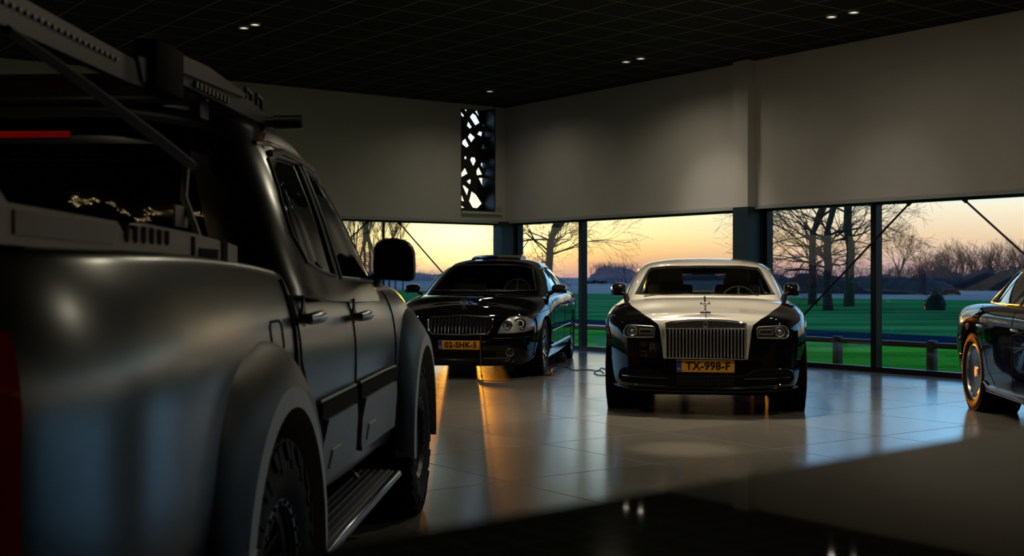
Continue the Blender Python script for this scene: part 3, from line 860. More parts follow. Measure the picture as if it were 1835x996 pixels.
text_mesh('R', .034, .001, bd, M['ink'], T(bx_ + .005, -.003, .847) @ TX, 'badge_letter')
text_mesh('R', .034, .001, bd, M['ink'], T(bx_ + .0052, .004, .835) @ TX, 'badge_letter')
# winged figure mascot
mb = MB(); zb = .950; xm = .70
mb.box((xm - .035, -.048, zb - .012), (xm + .03, .048, zb + .004), None, .004)
mb.lathe([(.018, 0), (.014, .012), (.010, .02)], 14, T(xm, 0, zb))
mo = mb.build('mascot', M['chrome'], coupe)
mb = MB().tube([(xm - .004, 0, zb + .015), (xm - .002, 0, zb + .035), (xm + .004, 0, zb + .055), (xm + .014, 0, zb + .075), (xm + .026, 0, zb + .088)], [.009, .011, .0085, .010, .006], 10)
mb.lathe([(0, -.008), (.006, -.005), (.0075, 0), (.006, .006), (0, .008)], 12, T(xm + .031, 0, zb + .096))
for s_ in (-1, 1):
    mb.tube([(xm + .012, s_*.006, zb + .077), (xm - .004, s_*.026, zb + .070), (xm - .024, s_*.042, zb + .074), (xm - .048, s_*.034, zb + .092), (xm - .06, s_*.022, zb + .10)], [.006, .0085, .008, .005, .002], 8)
    mb.tube([(xm - .006, s_*.014, zb + .062), (xm - .03, s_*.028, zb + .064), (xm - .05, s_*.024, zb + .078)], [.006, .007, .002], 8)
mb.build('figurine', M['chrome'], mo)
# centre bonnet spear
c.line('hood_strip', [(.64, 0), (-.42, 0)], 2, 1, .009, M['darkchrome'], lift=.009)
# headlamps
for sg in (-1, 1):
    q = lambda pts: [(sg * y, z) for y, z in pts]
    hl = q([(.468,.720),(.720,.715),(.742,.735),(.745,.775),(.722,.815),(.69,.826),(.475,.815),(.462,.80)])
    p = c.panel('headlight', hl, 0, 1, M['lampgrey'], .004, .02)[0]
    c.line('lamp_rim', hl, 0, 1, .0065, M['barchrome'], lift=.006, closed=True, parent=p)
    cen = c.hit((sg * .668, .772), 0, 1)[0]
    dirx = c.hit((sg * .668, .772), 0, 1)[1]
    A = Matrix.Translation(cen + dirx * .004) @ dirx.to_track_quat('Z', 'Y').to_matrix().to_4x4()
    MB().lathe([(.050, 0), (.046, .009), (.036, .006), (.034, 0)], 32, A).lathe([(0, .012), (.014, .011), (.022, .006), (.024, 0)], 24, A).build('lamp_ring', M['barchrome'], p)
    mb = MB()
    for z in (.750, .790):
        c.line('', [(sg * .485, z), (sg * .600, z)], 0, 1, .006, None, mb=mb, lift=.007)
    for y in (.485, .600):
        c.line('', [(sg * y, .750), (sg * y, .790)], 0, 1, .005, None, mb=mb, lift=.007)
    mb.build('daylight_bar', M['barchrome'], p)
    mb = MB()
    for k in range(4): 
        l = c.hit((sg * (.50 + .027 * k), .770), 0, 1)[0]; mb.box((l.x, l.y - .010, l.z - .007), (l.x + .008, l.y + .010, l.z + .007), None, .002)
    mb.build('lamp_module', M['darkchrome'], p)
    c.panel('lamp_lens', q([(.475,.730),(.718,.723),(.735,.74),(.738,.772),(.717,.808),(.69,.819),(.482,.808),(.470,.798)]), 0, 1, M['lens'], .018, 0, parent=p)
# lower intake, strips, lip
low = [(-.30,.375),(-.36,.385),(-.44,.428),(-.52,.440),(-.74,.437),(-.79,.405),(-.80,.34),(-.76,.30),(-.3,.275),(.3,.275),(.76,.30),(.80,.34),(.79,.405),(.74,.437),(.52,.440),(.44,.428),(.36,.385),(.30,.375)]
p = c.panel('lower_intake', low, 0, 1, M['matteblack'], .003, .01, pred=lambda q, n: q.x > .3 and n.x > .2)[0]
c.line('intake_edge', low, 0, 1, .006, M['black_paint'], lift=.004, closed=True, parent=p)
for sg in (-1, 1):
    c.line('bumper_strip', [(sg * .345, .348), (sg * .55, .352), (sg * .76, .362)], 0, 1, .0055, M['chrome'], lift=.008, parent=p)
mb = MB()
for k in range(26):
    z = .287 + .0035 * 0; y = -.25 + .5 * k / 25
    c.line('', [(y, .285), (y, .368)], 0, 1, .0035, None, mb=mb, lift=.004)
mb.build('intake_mesh', M['blackplastic'], p)
c.line('bumper_lip', [(-.84,.262),(-.6,.240),(-.3,.232),(0,.230),(.3,.232),(.6,.240),(.84,.262)], 0, 1, .011, M['black_paint'], lift=.006)
plate(coupe, 'TX-998-F', .862, .462, 0, 'yellow Dutch plate reading TX-998-F with blue NL band')
# shut lines
for sg in (-1, 1):
    c.line('bumper_seam', [(sg * .40, .60), (sg * .62, .595), (sg * .86, .61)], 0, 1, .0035, M['matteblack'])
    c.line('door_seam', [(-.62, .30), (-.60, .60), (-.66, .90), (-.70, .985)], 1, sg, .004, M['matteblack'])
    c.line('door_seam', [(-2.10, .30), (-2.12, .60), (-2.2, .97)], 1, sg, .004, M['matteblack'])
    c.line('sill_strip', [(-.50, .33), (-2.6, .33)], 1, sg, .010, M['chrome'], lift=.004)
    c.line('waist_line', [(.30, .80), (-.4, .86), (-2, .90), (-3.6, .90)], 1, sg, .004, M['chrome'], lift=.001)
    l = c.hit((-.50, .78), 1, sg)[0]
    MB().box((-.56, l.y - .004, .765), (-.40, l.y + .004, .79), None, .003).build('side_marker', M['silver'], coupe)
    make_mirror('wing_mirror', c, (-.72, sg * .885, 1.135), (.13, .16, .135), (-.72, sg * .80, 1.03), M['black_paint'], sg)
    wheel(coupe, 0, sg * .815, .375, .27, .262, 'multi', M['silver'], out=sg)
    wheel(coupe, -WB, sg * .815, .375, .28, .262, 'multi', M['silver'], out=sg)
# interior
MB().box((-3.5, -.80, .985), (-.70, .80, 1.0)).build('cabin_floor', M['matteblack'], coupe)
rows = []
for k, (x, z) in enumerate([(-.78, 1.01), (-.80, 1.07), (-.95, 1.10), (-1.12, 1.095), (-1.16, 1.04), (-1.16, 1.0)]):
    rows.append([(x, y, z - .03 * (abs(y) / .75) ** 2) for y in (-.76, -.5, -.2, 0, .2, .5, .76)])
MB().grid(rows).build('dashboard', M['blackplastic'], coupe)
for y in (-.37, .37):
    seat(c, -1.78, y, .99, .50, .20, M['cream'])
for y in (-.36, .36):
    seat(c, -2.48, y, .99, .50, .10, M['cream'], 'rear_seat')
mb = MB(); A = T(-1.28, .37, 1.00) @ RY(-.45 - PI / 2 + PI)
mb.tube([A @ Vector((.185 * math.cos(a), .185 * math.sin(a), 0)) for a in [2 * PI * k / 36 for k in range(36)]], .010, 8, True)
for a in (PI * 0, PI * .5, PI, ): mb.tube([A @ Vector((0, 0, .02)), A @ Vector((.18 * math.cos(a), .18 * math.sin(a), 0))], [.02, .012], 8)
mb.build('steering_wheel', M['greyleather'], coupe)
MB().box((-1.42, -.13, 1.30), (-1.38, .13, 1.365), None, .015).tube([(-1.39, 0, 1.36), (-1.42, 0, 1.425)], .014).build('rear_view_mirror', M['blackplastic'], coupe)
mb = MB()
mb.tube([(-.66, -.62, 1.075), (-.665, -.15, 1.098)], .007).tube([(-.67, .05, 1.10), (-.665, .55, 1.085)], .007)
mb.build('wiper', M['blackplastic'], coupe)

MB().box((-3.9, -.70, .165), (.50, .70, .215), None, .02).build('underbody', M['matteblack'], coupe)  # matte pan added to block light bouncing under the coupe
# =================================================================== black limousine (front three-quarter)
fw = Vector((-.150, -1.0)).normalized()
rt = Vector((-fw.y, fw.x))
LX = Vector((.440, 15.95)) + Vector((fw.y, -fw.x)) * (-0) 
LC = Vector((.440, 15.95)) - Vector((-fw.y, fw.x)) * .97
limo = car_root('limousine', LC.x, LC.y, fw, 'glossy black limousine with upright chrome grille and round twin headlamps, parked beside the room corner')
WB = 3.39
R_ = lambda *a, **k: ring(*a, wb=WB, **k)
body = [
 R_(.66, -4.5, .66, .84, .86, .84, .72, (.195, .19, .19, .22, .32)),
 R_(.80, -4.6, .80, .90, .94, .92, .82, (.165, .18, .20, .24, .34)),
 R_(.88, -4.66, .86, .945, .96, .95, .87, (.22, .26, .26, .30, .40)),
 R_(.90, -4.70, .885, .965, .975, .97, .90, (.34, .37, .38, .42, .50)),
 R_(.905, -4.72, .90, .985, .99, .985, .91, (.46, .53, .58, .60, .66)),
 R_(.89, -4.72, .90, .985, .99, .985, .91, (.60, .68, .75, .78, .80)),
 R_(.86, -4.70, .88, .97, .985, .975, .89, (.70, .80, .90, .92, .92)),
 R_(.82, -4.66, .84, .935, .965, .955, .85, (.78, .88, .98, 1.0, .99)),
 R_(.76, -4.60, .76, .865, .93, .91, .79, (.83, .935, 1.025, 1.04, 1.02)),
 R_(.68, -4.52, .60, .74, .85, .83, .68, (.87, .975, 1.045, 1.055, 1.035)),
 R_(.60, -4.46, .34, .46, .56, .54, .42, (.905, 1.01, 1.055, 1.065, 1.045)),
 [(x, 0, z) for x, z in [(.58,.915),(.575,.918),(.54,.925),(.34,.955),(0,1.02),(-1.12,1.065),(-2.24,1.075),(-WB,1.07),(-4.1,1.055),(-4.38,1.05),(-4.44,1.05),(-4.46,1.05)]],
]
cabin = [
 [(-.62,0,1.02),(-.64,.42,1.02),(-.74,.74,1.01),(-1.05,.875,.99),(-1.9,.92,.99),(-2.9,.91,.99),(-3.7,.80,1.0),(-4.0,.45,1.0),(-4.08,0,1.0)],
 [(-.72,0,1.075),(-.74,.41,1.073),(-.84,.725,1.065),(-1.14,.865,1.045),(-1.9,.905,1.05),(-2.9,.89,1.055),(-3.55,.77,1.06),(-3.85,.43,1.06),(-3.92,0,1.06)],
 [(-1.16,0,1.31),(-1.18,.38,1.30),(-1.27,.665,1.285),(-1.50,.775,1.28),(-2.0,.80,1.29),(-2.9,.785,1.285),(-3.28,.67,1.27),(-3.48,.38,1.27),(-3.52,0,1.27)],
 [(-1.46,0,1.445),(-1.48,.36,1.44),(-1.56,.61,1.415),(-1.76,.68,1.42),(-2.15,.705,1.435),(-2.8,.69,1.425),(-3.05,.60,1.41),(-3.2,.34,1.41),(-3.24,0,1.41)],
 [(-1.54,0,1.475),(-1.56,.33,1.47),(-1.65,.545,1.462),(-1.84,.61,1.475),(-2.2,.63,1.49),(-2.75,.61,1.48),(-2.95,.53,1.455),(-3.08,.3,1.45),(-3.12,0,1.45)],
 [(-1.62,0,1.50),(-1.64,.25,1.50),(-1.72,.36,1.505),(-1.9,.38,1.525),(-2.25,.40,1.54),(-2.65,.38,1.53),(-2.85,.32,1.50),(-2.95,.2,1.485),(-2.98,0,1.485)],
 [(x, 0, z) for x, z in [(-1.66,1.51),(-1.68,1.512),(-1.75,1.52),(-1.93,1.54),(-2.28,1.555),(-2.62,1.545),(-2.8,1.52),(-2.9,1.50),(-2.93,1.50)]],
]
cabin = [[(x, y * (.94 if i_ >= 3 else (.97 if i_ == 2 else 1)), z) for x, y, z in r] for i_, r in enumerate(cabin)]
c = Car(limo, body, cabin)
ws = [(-.725,1.09),(-.715,1.115),(-.60,1.385),(-.57,1.415),(-.40,1.438),(0,1.445),(.40,1.438),(.57,1.415),(.60,1.385),(.715,1.115),(.725,1.09),(.4,1.078),(-.4,1.078)]
frontpred = lambda q, n: q.x > -1.9 and n.x > .25
rw = [(-.56,1.12),(-.46,1.38),(.46,1.38),(.56,1.12)]
rearpred = lambda q, n: q.x < -2.9 and n.x < -.2
sidepred = lambda q, n: abs(n.y) > .35 and n.x < .6
sws = [[(-1.16,1.065),(-1.70,1.39),(-1.86,1.405),(-2.10,1.41),(-2.13,1.065)], [(-2.20,1.065),(-2.17,1.41),(-2.6,1.405),(-2.95,1.375),(-3.12,1.28),(-3.16,1.065)], [(-3.22,1.09),(-3.19,1.25),(-3.36,1.14),(-3.42,1.09)]]
c.panel('windshield', ws, 0, 1, M['carglass'], -.004, .0, 'c', frontpred)
c.panel('rear_window', rw, 0, -1, M['tintglass'], -.004, .0, 'c', rearpred)
cabcut = c.cab.copy()
clip(cabcut, ws, 0, frontpred, 'out'); clip(cabcut, rw, 0, rearpred, 'out')
for s_ in sws:
    c.panel('side_window', s_, 1, 1, M['tintglass'], -.003, .0, 'c', lambda q, n: q.y > 0 and sidepred(q, n), mirror=True)
    clip(cabcut, s_, 1, sidepred, 'out')
    for sg in (1, -1): c.line('window_trim', s_, 1, sg, .0085, M['silver'], 'c', closed=True, lift=.002)
link('roof', solid(cabcut, .022), M['black_paint'], limo)
# tilted glass roof panel
rows = []
for k in range(9):
    x = -1.92 - .62 * k / 8
    rows.append([(x, y, (c.hit((x, y), 2, 1, 'c')[0].z) + .012 + .050 * (k / 8) ** .7 - .05 * max(0, k - 7)) for y in [-.36 + .72 * q / 8 for q in range(9)]])
mb = MB().grid(rows); lo = [[(p[0], p[1], p[2] - .02 - .03 * i / 8) for p in r] for i, r in enumerate(rows)]
mb.grid(lo); 
edge = [rows[0][q] for q in range(9)] + [rows[i][8] for i in range(1, 9)] + [rows[8][q] for q in range(7, -1, -1)] + [rows[i][0] for i in range(7, 0, -1)]
el = [lo[0][q] for q in range(9)] + [lo[i][8] for i in range(1, 9)] + [lo[8][q] for q in range(7, -1, -1)] + [lo[i][0] for i in range(7, 0, -1)]
mb.grid([edge, el], closed=True)
mb.build('glass_roof_panel', M['tintglass'], limo)
c.line('windshield_seal', ws, 0, 1, .008, M['blackplastic'], 'c', closed=True, lift=.001)
add_arches(c, (0, -WB), .365, .405, .6)
link('body', c.body.copy(), M['black_paint'], limo)
wheel_wells(limo, c, (0, -WB), (.41, .365), .95)
# bonnet shut line and cowl
for sg in (-1, 1):
    c.line('hood_seam', [(.70, sg * .42), (.50, sg * .60), (.1, sg * .72), (-.5, sg * .79), (-.72, sg * .80)], 2, 1, .004, M['matteblack'], lift=-.001)
# grille: chrome frame, broad at the top
c.body_ = None
def P3(y, z, lift):
    l, n = c.hit((y, z), 0, 1); return l + n * lift
go = [(-.40,.66),(-.385,.60),(-.34,.565),(0,.555),(.34,.565),(.385,.60),(.40,.66),(.405,.735),(.37,.765),(0,.785),(-.37,.765),(-.405,.735)]
gp = c.panel('grille', go, 0, 1, M['matteblack'], .006, .012)[0]
c.line('grille_frame', go, 0, 1, .012, M['darkchrome'], lift=.014, closed=True, parent=gp)
for k in range(17):
    y = -.36 + .72 * k / 16
    zb_ = .563 + (.045 if abs(y) > .34 else 0); zt_ = .775 - .012 * (y / .36) ** 2
    c.line('grille_bar', [(y, zb_ + .01), (y, zt_ - .006)], 0, 1, .0042, M['darkchrome'], lift=.014, parent=gp)
mb = MB()
c.line('', [(0, .56), (0, .78)], 0, 1, .008, None, lift=.018, mb=mb); mb.build('grille_spine', M['darkchrome'], gp)
# standing emblem ring on the bonnet
l = c.hit((.60, 0), 2, 1)[0]
zc = l.z + .045
mb = MB().tube([(l.x, .036 * math.cos(a), zc + .036 * math.sin(a)) for a in [2 * PI * k / 32 for k in range(32)]], .0035, 8, True)
mb.lathe([(0, .0), (.018, 0), (.014, .008), (.004, .012), (.004, .02)], 16, T(l.x, 0, l.z - .004))
mb.tube([(l.x, -.022, zc - .014), (l.x, -.020, zc + .018), (l.x, -.011, zc + .002), (l.x, 0, zc + .024), (l.x, .011, zc + .002), (l.x, .020, zc + .018), (l.x, .022, zc - .014)], .0028, 6)
mb.build('hood_emblem', M['chrome'], limo)
# headlamp clusters
for sg in (-1, 1):
    hl = [(sg * y, z) for y, z in [(.475,.575),(.60,.572),(.80,.590),(.865,.615),(.885,.68),(.87,.735),(.80,.775),(.68,.785),(.60,.765),(.54,.71),(.49,.63)]]
    hp = c.panel('headlight', hl, 0, 1, M['reflector'], .003, .015)[0]
    hp['label'] = 'twin round headlamp cluster under clear glass'
    c.line('lamp_seal', hl, 0, 1, .005, M['blackplastic'], lift=.005, closed=True, parent=hp)
    for (y, z, r) in ((.735, .690, .078), (.595, .672, .060), (.60, .625, .035)):
        if r < .05: continue
        l, n = c.hit((sg * y, z), 0, 1)
        A = Matrix.Translation(l + n * .004) @ (n * .6 + Vector((.6, 0, 0))).to_track_quat('Z', 'Y').to_matrix().to_4x4()
        mb = MB().lathe([(r, -.02), (r, .010), (r * .93, .014), (r * .86, .008), (r * .6, -.004), (r * .56, .006), (r * .48, .006), (r * .44, -.006), (0, -.008)], 36, A)
        mb.build('lamp_bowl', M['darkchrome'], hp)
        MB().lathe([(0, .018), (r * .2, .016), (r * .36, .008), (r * .42, -.004)], 24, A).build('projector_lens', M['tintglass'], hp)
        mb = MB()
        for k in range(14):
            a = 2 * PI * k / 14; mb.lathe([(0, .006), (.0045, .003), (.005, -.002)], 8, A @ T(r * .74 * math.cos(a), r * .74 * math.sin(a), .006))
        mb.build('lamp_facets', M['chrome'], hp)
    am = [(sg * y, z) for y, z in [(.845,.60),(.868,.617),(.886,.67),(.880,.69),(.852,.655)]]
    c.panel('turn_signal', am, 0, 1, M['amber'], .009, .01, parent=hp)
    c.panel('lamp_lens', hl, 0, 1, M['lens'], .022, 0, parent=hp)
    # fog lamp, lower intake
    l, n = c.hit((sg * .62, .34), 0, 1)
    A = Matrix.Translation(l + n * .002) @ n.to_track_quat('Z', 'Y').to_matrix().to_4x4()
    fg = MB().lathe([(.052, -.01), (.052, .006), (.045, .010), (.040, .002), (.036, -.002)], 32, A).build('fog_lamp', M['chrome'], limo)
    MB().lathe([(0, .004), (.03, .002), (.036, -.004)], 24, A).build('fog_lens', M['lens'], fg)
    c.line('bumper_strip', [(sg * .42, .515), (sg * .66, .518), (sg * .86, .53)], 0, 1, .006, M['chrome'], lift=.005)
    c.line('lower_strip', [(sg * .30, .268), (sg * .60, .272)], 0, 1, .005, M['chrome'], lift=.004)
    c.line('waist_strip', [(.45, .79), (-.2, .85), (-1.2, .90), (-2.4, .925), (-3.5, .93), (-4.2, .92)], 1, sg, .006, M['silver'], lift=.003)
    c.line('sill_strip', [(-.46, .34), (-1.7, .34), (-2.92, .35)], 1, sg, .022, M['silver'], lift=.004)
    c.line('side_moulding', [(-.46, .55), (-1.7, .56), (-2.92, .57)], 1, sg, .008, M['silver'], lift=.002)
    for x in (-.72, -2.15, -3.05):
        c.line('door_seam', [(x, .36), (x - .01, .70), (x - .04, .97)], 1, sg, .004, M['matteblack'])
    for x in (-1.85, -2.80):
        a_, b_ = c.hit((x, .86), 1, sg)[0], c.hit((x - .2, .865), 1, sg)[0]
        q = Vector((0, sg * .045, 0))
        MB().tube([a_, a_ + q, a_ + q + Vector((-.02, 0, 0)), b_ + q + Vector((.02, 0, 0)), b_ + q, b_], .012, 8).build('door_handle', M['silver'], limo)
    make_mirror('wing_mirror', c, (-.96, sg * 1.035, 1.10), (.16, .21, .125), (-.98, sg * .885, 1.04), M['black_paint'], sg)
    wheel(limo, 0, sg * .845, .365, .25, .250, 'multi', M['chrome'], out=sg)
    wheel(limo, -WB, sg * .845, .365, .27, .250, 'multi', M['chrome'], out=sg)
c.panel('lower_intake', [(-.46,.27),(-.46,.36),(.46,.36),(.46,.27)], 0, 1, M['matteblack'], .003, .01, pred=lambda q, n: q.x > .3 and n.x > .2)
plate(limo, '02-SHK-5', .925, .43, 0, 'yellow Dutch plate reading 02-SHK-5 with blue band')
MB().box((-4.0, -.82, .985), (-.86, .82, 1.0)).build('cabin_floor', M['matteblack'], limo)
rows = []
for k, (x, z) in enumerate([(-.88, 1.005), (-.92, 1.05), (-1.05, 1.075), (-1.25, 1.07), (-1.30, 1.02), (-1.30, 1.0)]):
    rows.append([(x, y, z - .03 * (abs(y) / .75) ** 2) for y in (-.80, -.5, -.2, 0, .2, .5, .80)])
MB().grid(rows).build('dashboard', M['blackplastic'], limo)
for y in (-.38, .38): seat(c, -1.95, y, .99, .50, .20, M['greyleather'])
for y in (-.40, .40): seat(c, -3.1, y, .99, .54, .16, M['greyleather'], 'rear_seat')
mb = MB(); A = T(-1.45, .38, 1.07) @ RY(PI / 2 - .45)
mb.tube([A @ Vector((.185 * math.cos(a), .185 * math.sin(a), 0)) for a in [2 * PI * k / 36 for k in range(36)]], .014, 8, True)
for a in (0, PI * .5, PI): mb.tube([A @ Vector((0, 0, .02)), A @ Vector((.18 * math.cos(a), .18 * math.sin(a), 0))], [.02, .012], 8)
mb.build('steering_wheel', M['greyleather'], limo)
MB().box((-1.60, -.13, 1.34), (-1.56, .13, 1.40), None, .015).tube([(-1.57, 0, 1.40), (-1.60, 0, 1.465)], .014).build('rear_view_mirror', M['blackplastic'], limo)
mb = MB()
mb.tube([(-.76, -.66, 1.085), (-.755, -.12, 1.092)], .008).tube([(-.77, .05, 1.092), (-.775, .60, 1.085)], .008)
mb.build('wiper', M['blackplastic'], limo)

MB().box((-4.2, -.72, .155), (.55, .72, .20), None, .02).build('underbody', M['matteblack'], limo)  # added matte pan, keeps reflected window light from under the limousine
# =================================================================== sedan cut by the right edge
fw = Vector((-.09, -1.0)).normalized()
lf = Vector((-fw.y, fw.x))             # car's left
RW = Vector((4.40, 11.75))            # outer face centre of its right rear wheel
WB = 3.27
SO = RW + lf * .965 + fw * WB
sed = car_root('sedan', SO.x, SO.y, fw, 'black luxury sedan with chrome window line and dish wheels, cut off by the right edge')
R_ = lambda *a, **k: ring(*a, wb=WB, **k)
body = [
 R_(.70, -4.12, .66, .84, .86, .84, .72, (.235, .20, .19, .22, .30)),
 R_(.84, -4.26, .80, .90, .94, .93, .84, (.215, .20, .20, .22, .28)),
 R_(.90, -4.32, .86, .945, .955, .95, .885, (.26, .27, .25, .28, .36)),
 R_(.92, -4.35, .885, .955, .958, .96, .905, (.34, .38, .36, .42, .48)),
 R_(.92, -4.37, .90, .965, .960, .968, .915, (.46, .54, .56, .58, .62)),
 R_(.905, -4.38, .90, .965, .965, .970, .91, (.60, .68, .72, .76, .76)),
 R_(.88, -4.38, .88, .955, .960, .962, .89, (.70, .80, .87, .90, .87)),
 R_(.84, -4.37, .84, .915, .935, .930, .845, (.78, .88, .955, .975, .95)),
 R_(.78, -4.35, .76, .85, .90, .875, .76, (.83, .93, 1.0, 1.01, .985)),
 R_(.70, -4.31, .60, .72, .82, .78, .63, (.87, .965, 1.02, 1.02, 1.0)),
 R_(.62, -4.28, .34, .44, .54, .50, .40, (.90, .995, 1.03, 1.03, 1.01)),
 [(x, 0, z) for x, z in [(.60,.905),(.595,.907),(.56,.915),(.34,.945),(0,1.005),(-1.1,1.04),(-2.2,1.05),(-WB,1.04),(-4.0,1.025),(-4.22,1.02),(-4.26,1.02),(-4.28,1.02)]],
]
cabin = [
 [(-.62,0,.98),(-.64,.42,.98),(-.74,.74,.97),(-1.05,.845,.95),(-1.9,.89,.95),(-2.8,.88,.95),(-3.55,.76,.96),(-3.95,.43,.96),(-4.02,0,.96)],
 [(-.72,0,1.045),(-.74,.41,1.043),(-.84,.715,1.035),(-1.14,.835,1.01),(-1.9,.875,1.01),(-2.8,.855,1.015),(-3.45,.73,1.02),(-3.82,.41,1.02),(-3.88,0,1.02)],
 [(-1.14,0,1.24),(-1.16,.38,1.23),(-1.25,.65,1.22),(-1.48,.755,1.21),(-2.0,.785,1.22),(-2.75,.76,1.22),(-3.12,.65,1.21),(-3.36,.37,1.21),(-3.4,0,1.21)],
 [(-1.48,0,1.385),(-1.50,.36,1.38),(-1.58,.59,1.36),(-1.76,.665,1.365),(-2.12,.69,1.39),(-2.55,.67,1.375),(-2.78,.58,1.35),(-2.95,.33,1.35),(-3.0,0,1.35)],
 [(-1.56,0,1.42),(-1.58,.33,1.415),(-1.67,.53,1.41),(-1.84,.60,1.425),(-2.15,.62,1.44),(-2.45,.60,1.43),(-2.65,.52,1.40),(-2.8,.3,1.40),(-2.84,0,1.40)],
 [(-1.64,0,1.45),(-1.66,.25,1.45),(-1.74,.36,1.455),(-1.88,.38,1.475),(-2.15,.40,1.488),(-2.4,.38,1.475),(-2.56,.32,1.45),(-2.66,.2,1.44),(-2.68,0,1.44)],
 [(x, 0, z) for x, z in [(-1.68,1.46),(-1.70,1.462),(-1.77,1.47),(-1.9,1.488),(-2.15,1.50),(-2.38,1.49),(-2.5,1.47),(-2.58,1.455),(-2.6,1.455)]],
]
c = Car(sed, body, cabin)
ws = [(-.715,1.06),(-.60,1.33),(-.57,1.355),(-.40,1.375),(0,1.385),(.40,1.375),(.57,1.355),(.60,1.33),(.715,1.06)]
rw = [(-.54,1.08),(-.44,1.32),(.44,1.32),(.54,1.08)]
sws = [[(-1.16,1.03),(-1.70,1.34),(-1.86,1.36),(-2.02,1.365),(-2.05,1.03)], [(-2.11,1.03),(-2.08,1.365),(-2.4,1.355),(-2.68,1.315),(-2.80,1.26),(-3.0,1.03)], [(-3.05,1.035),(-2.87,1.22),(-3.02,1.14),(-3.28,1.035)]]
c.panel('windshield', ws, 0, 1, M['tintglass'], -.004, 0, 'c', lambda q, n: q.x > -1.9 and n.x > .25)
c.panel('rear_window', rw, 0, -1, M['tintglass'], -.004, 0, 'c', lambda q, n: q.x < -2.7 and n.x < -.2)
cabcut = c.cab.copy()
clip(cabcut, ws, 0, lambda q, n: q.x > -1.9 and n.x > .25, 'out'); clip(cabcut, rw, 0, lambda q, n: q.x < -2.7 and n.x < -.2, 'out')
for s_ in sws:
    c.panel('side_window', s_, 1, 1, M['tintglass'], -.003, .0, 'c', lambda q, n: q.y > 0 and sidepred(q, n), mirror=True)
    clip(cabcut, s_, 1, sidepred, 'out')
    for sg in (1, -1): c.line('window_trim', s_, 1, sg, .008, M['silver'], 'c', closed=True, lift=.002)
link('roof', solid(cabcut, .022), M['black_paint'], sed)
add_arches(c, (0, -WB), .37, .41, .6)
link('body', c.body.copy(), M['black_paint'], sed)
wheel_wells(sed, c, (0, -WB), (.415, .37), .94)
for sg in (1, -1):
    c.line('roof_strip', [(-1.3, 1.05 + .01), (-1.3, 1.061)], 1, sg, .004, M['chrome'], 'c', lift=.002)
    c.line('shoulder_crease', [(.5,.80),(-.6,.865),(-2,.90),(-3.2,.905),(-4.0,.88)], 1, sg, .004, M['black_paint'], lift=.002)
    c.line('sill_strip', [(-.46, .285), (-1.7, .275), (-2.70, .275), (-2.84, .31)], 1, sg, .016, M['chrome'], lift=.004)
    for x, dx in ((-.70, -.05), (-2.06, -.01)):
        c.line('door_seam', [(x, .30), (x, .60), (x + dx, .98)], 1, sg, .004, M['matteblack'])
    c.line('door_seam', [(-2.55, .30), (-2.76, .45), (-2.92, .74), (-3.06, .90), (-3.08, 1.0)], 1, sg, .004, M['matteblack'])
    for x in (-1.75, -2.72):
        a_, b_ = c.hit((x, .82), 1, sg)[0], c.hit((x - .2, .825), 1, sg)[0]
        q = Vector((0, sg * .04, 0))
        MB().tube([a_, a_ + q, a_ + q + Vector((-.02, 0, 0)), b_ + q + Vector((.02, 0, 0)), b_ + q, b_], .012, 8).build('door_handle', M['chrome'], sed)
    tl = [(-4.06,.74),(-4.37,.72),(-4.37,.84),(-4.12,.87)]
    c.panel('tail_light', tl, 1, sg, M['redlens'], .004, .01)
    c.line('bumper_seam', [(-3.72,.60),(-3.95,.64),(-4.3,.66)], 1, sg, .004, M['matteblack'])
    c.line('headlight_edge', [(.55,.62),(.80,.60),(.86,.68),(.5,.76)], 1, sg, .01, M['reflector'], lift=.003, closed=True)
    make_mirror('wing_mirror', c, (-.96, sg * 1.02, 1.06), (.16, .21, .13), (-.98, sg * .86, 1.0), M['black_paint'], sg)
    wheel(sed, 0, sg * .83, .37, .26, .262, 'disc', M['silver'], out=sg)
    wheel(sed, -WB, sg * .825, .37, .285, .262, 'disc', M['silver'], out=sg)
l, n = c.hit((-3.42, .80), 1, -1)
A = Matrix.Translation(l + n * .002) @ n.to_track_quat('Z', 'Y').to_matrix().to_4x4()
MB().lathe([(0, .014), (.020, .011), (.030, .004), (.034, -.004)], 24, A).build('amber_disc', M['amber'], sed)  # small amber disc on the right rear flank
go = [(-.42,.50),(.42,.50),(.44,.76),(-.44,.76)]
gp = c.panel('grille', go, 0, 1, M['matteblack'], .006, .012)[0]
c.line('grille_frame', go, 0, 1, .012, M['chrome'], lift=.012, closed=True, parent=gp)
for k in range(19):
    y = -.39 + .78 * k / 18; c.line('grille_bar', [(y, .51), (y, .75)], 0, 1, .004, M['chrome'], lift=.012, parent=gp)
for sg in (-1, 1):
    hl = [(sg * y, z) for y, z in [(.52,.64),(.84,.66),(.86,.73),(.56,.76)]]
    c.panel('headlight', hl, 0, 1, M['reflector'], .004, .01)

MB().box((-3.9, -.70, .155), (.50, .70, .20), None, .02).build('underbody', M['matteblack'], sed)  # pan added beneath the sedan to darken the floor gap
# =================================================================== lifted wide-body pickup, seen from behind its right side
fw = Vector((.05, 1.0)).normalized()
lf = Vector((-fw.y, fw.x)); WBP = 3.18
RWc = Vector((-.585, 3.5)); PO = RWc + lf * 1.06 + fw * WBP
pk = car_root('pickup_truck', PO.x, PO.y, fw, 'lifted satin grey double-cab pickup with wide wheel arches and off-road tyres, filling the left side', 'pickup truck')
R_ = lambda *a, **k: ring(*a, wb=WBP, cr=.16, r2=.03, r1=.01, **k)
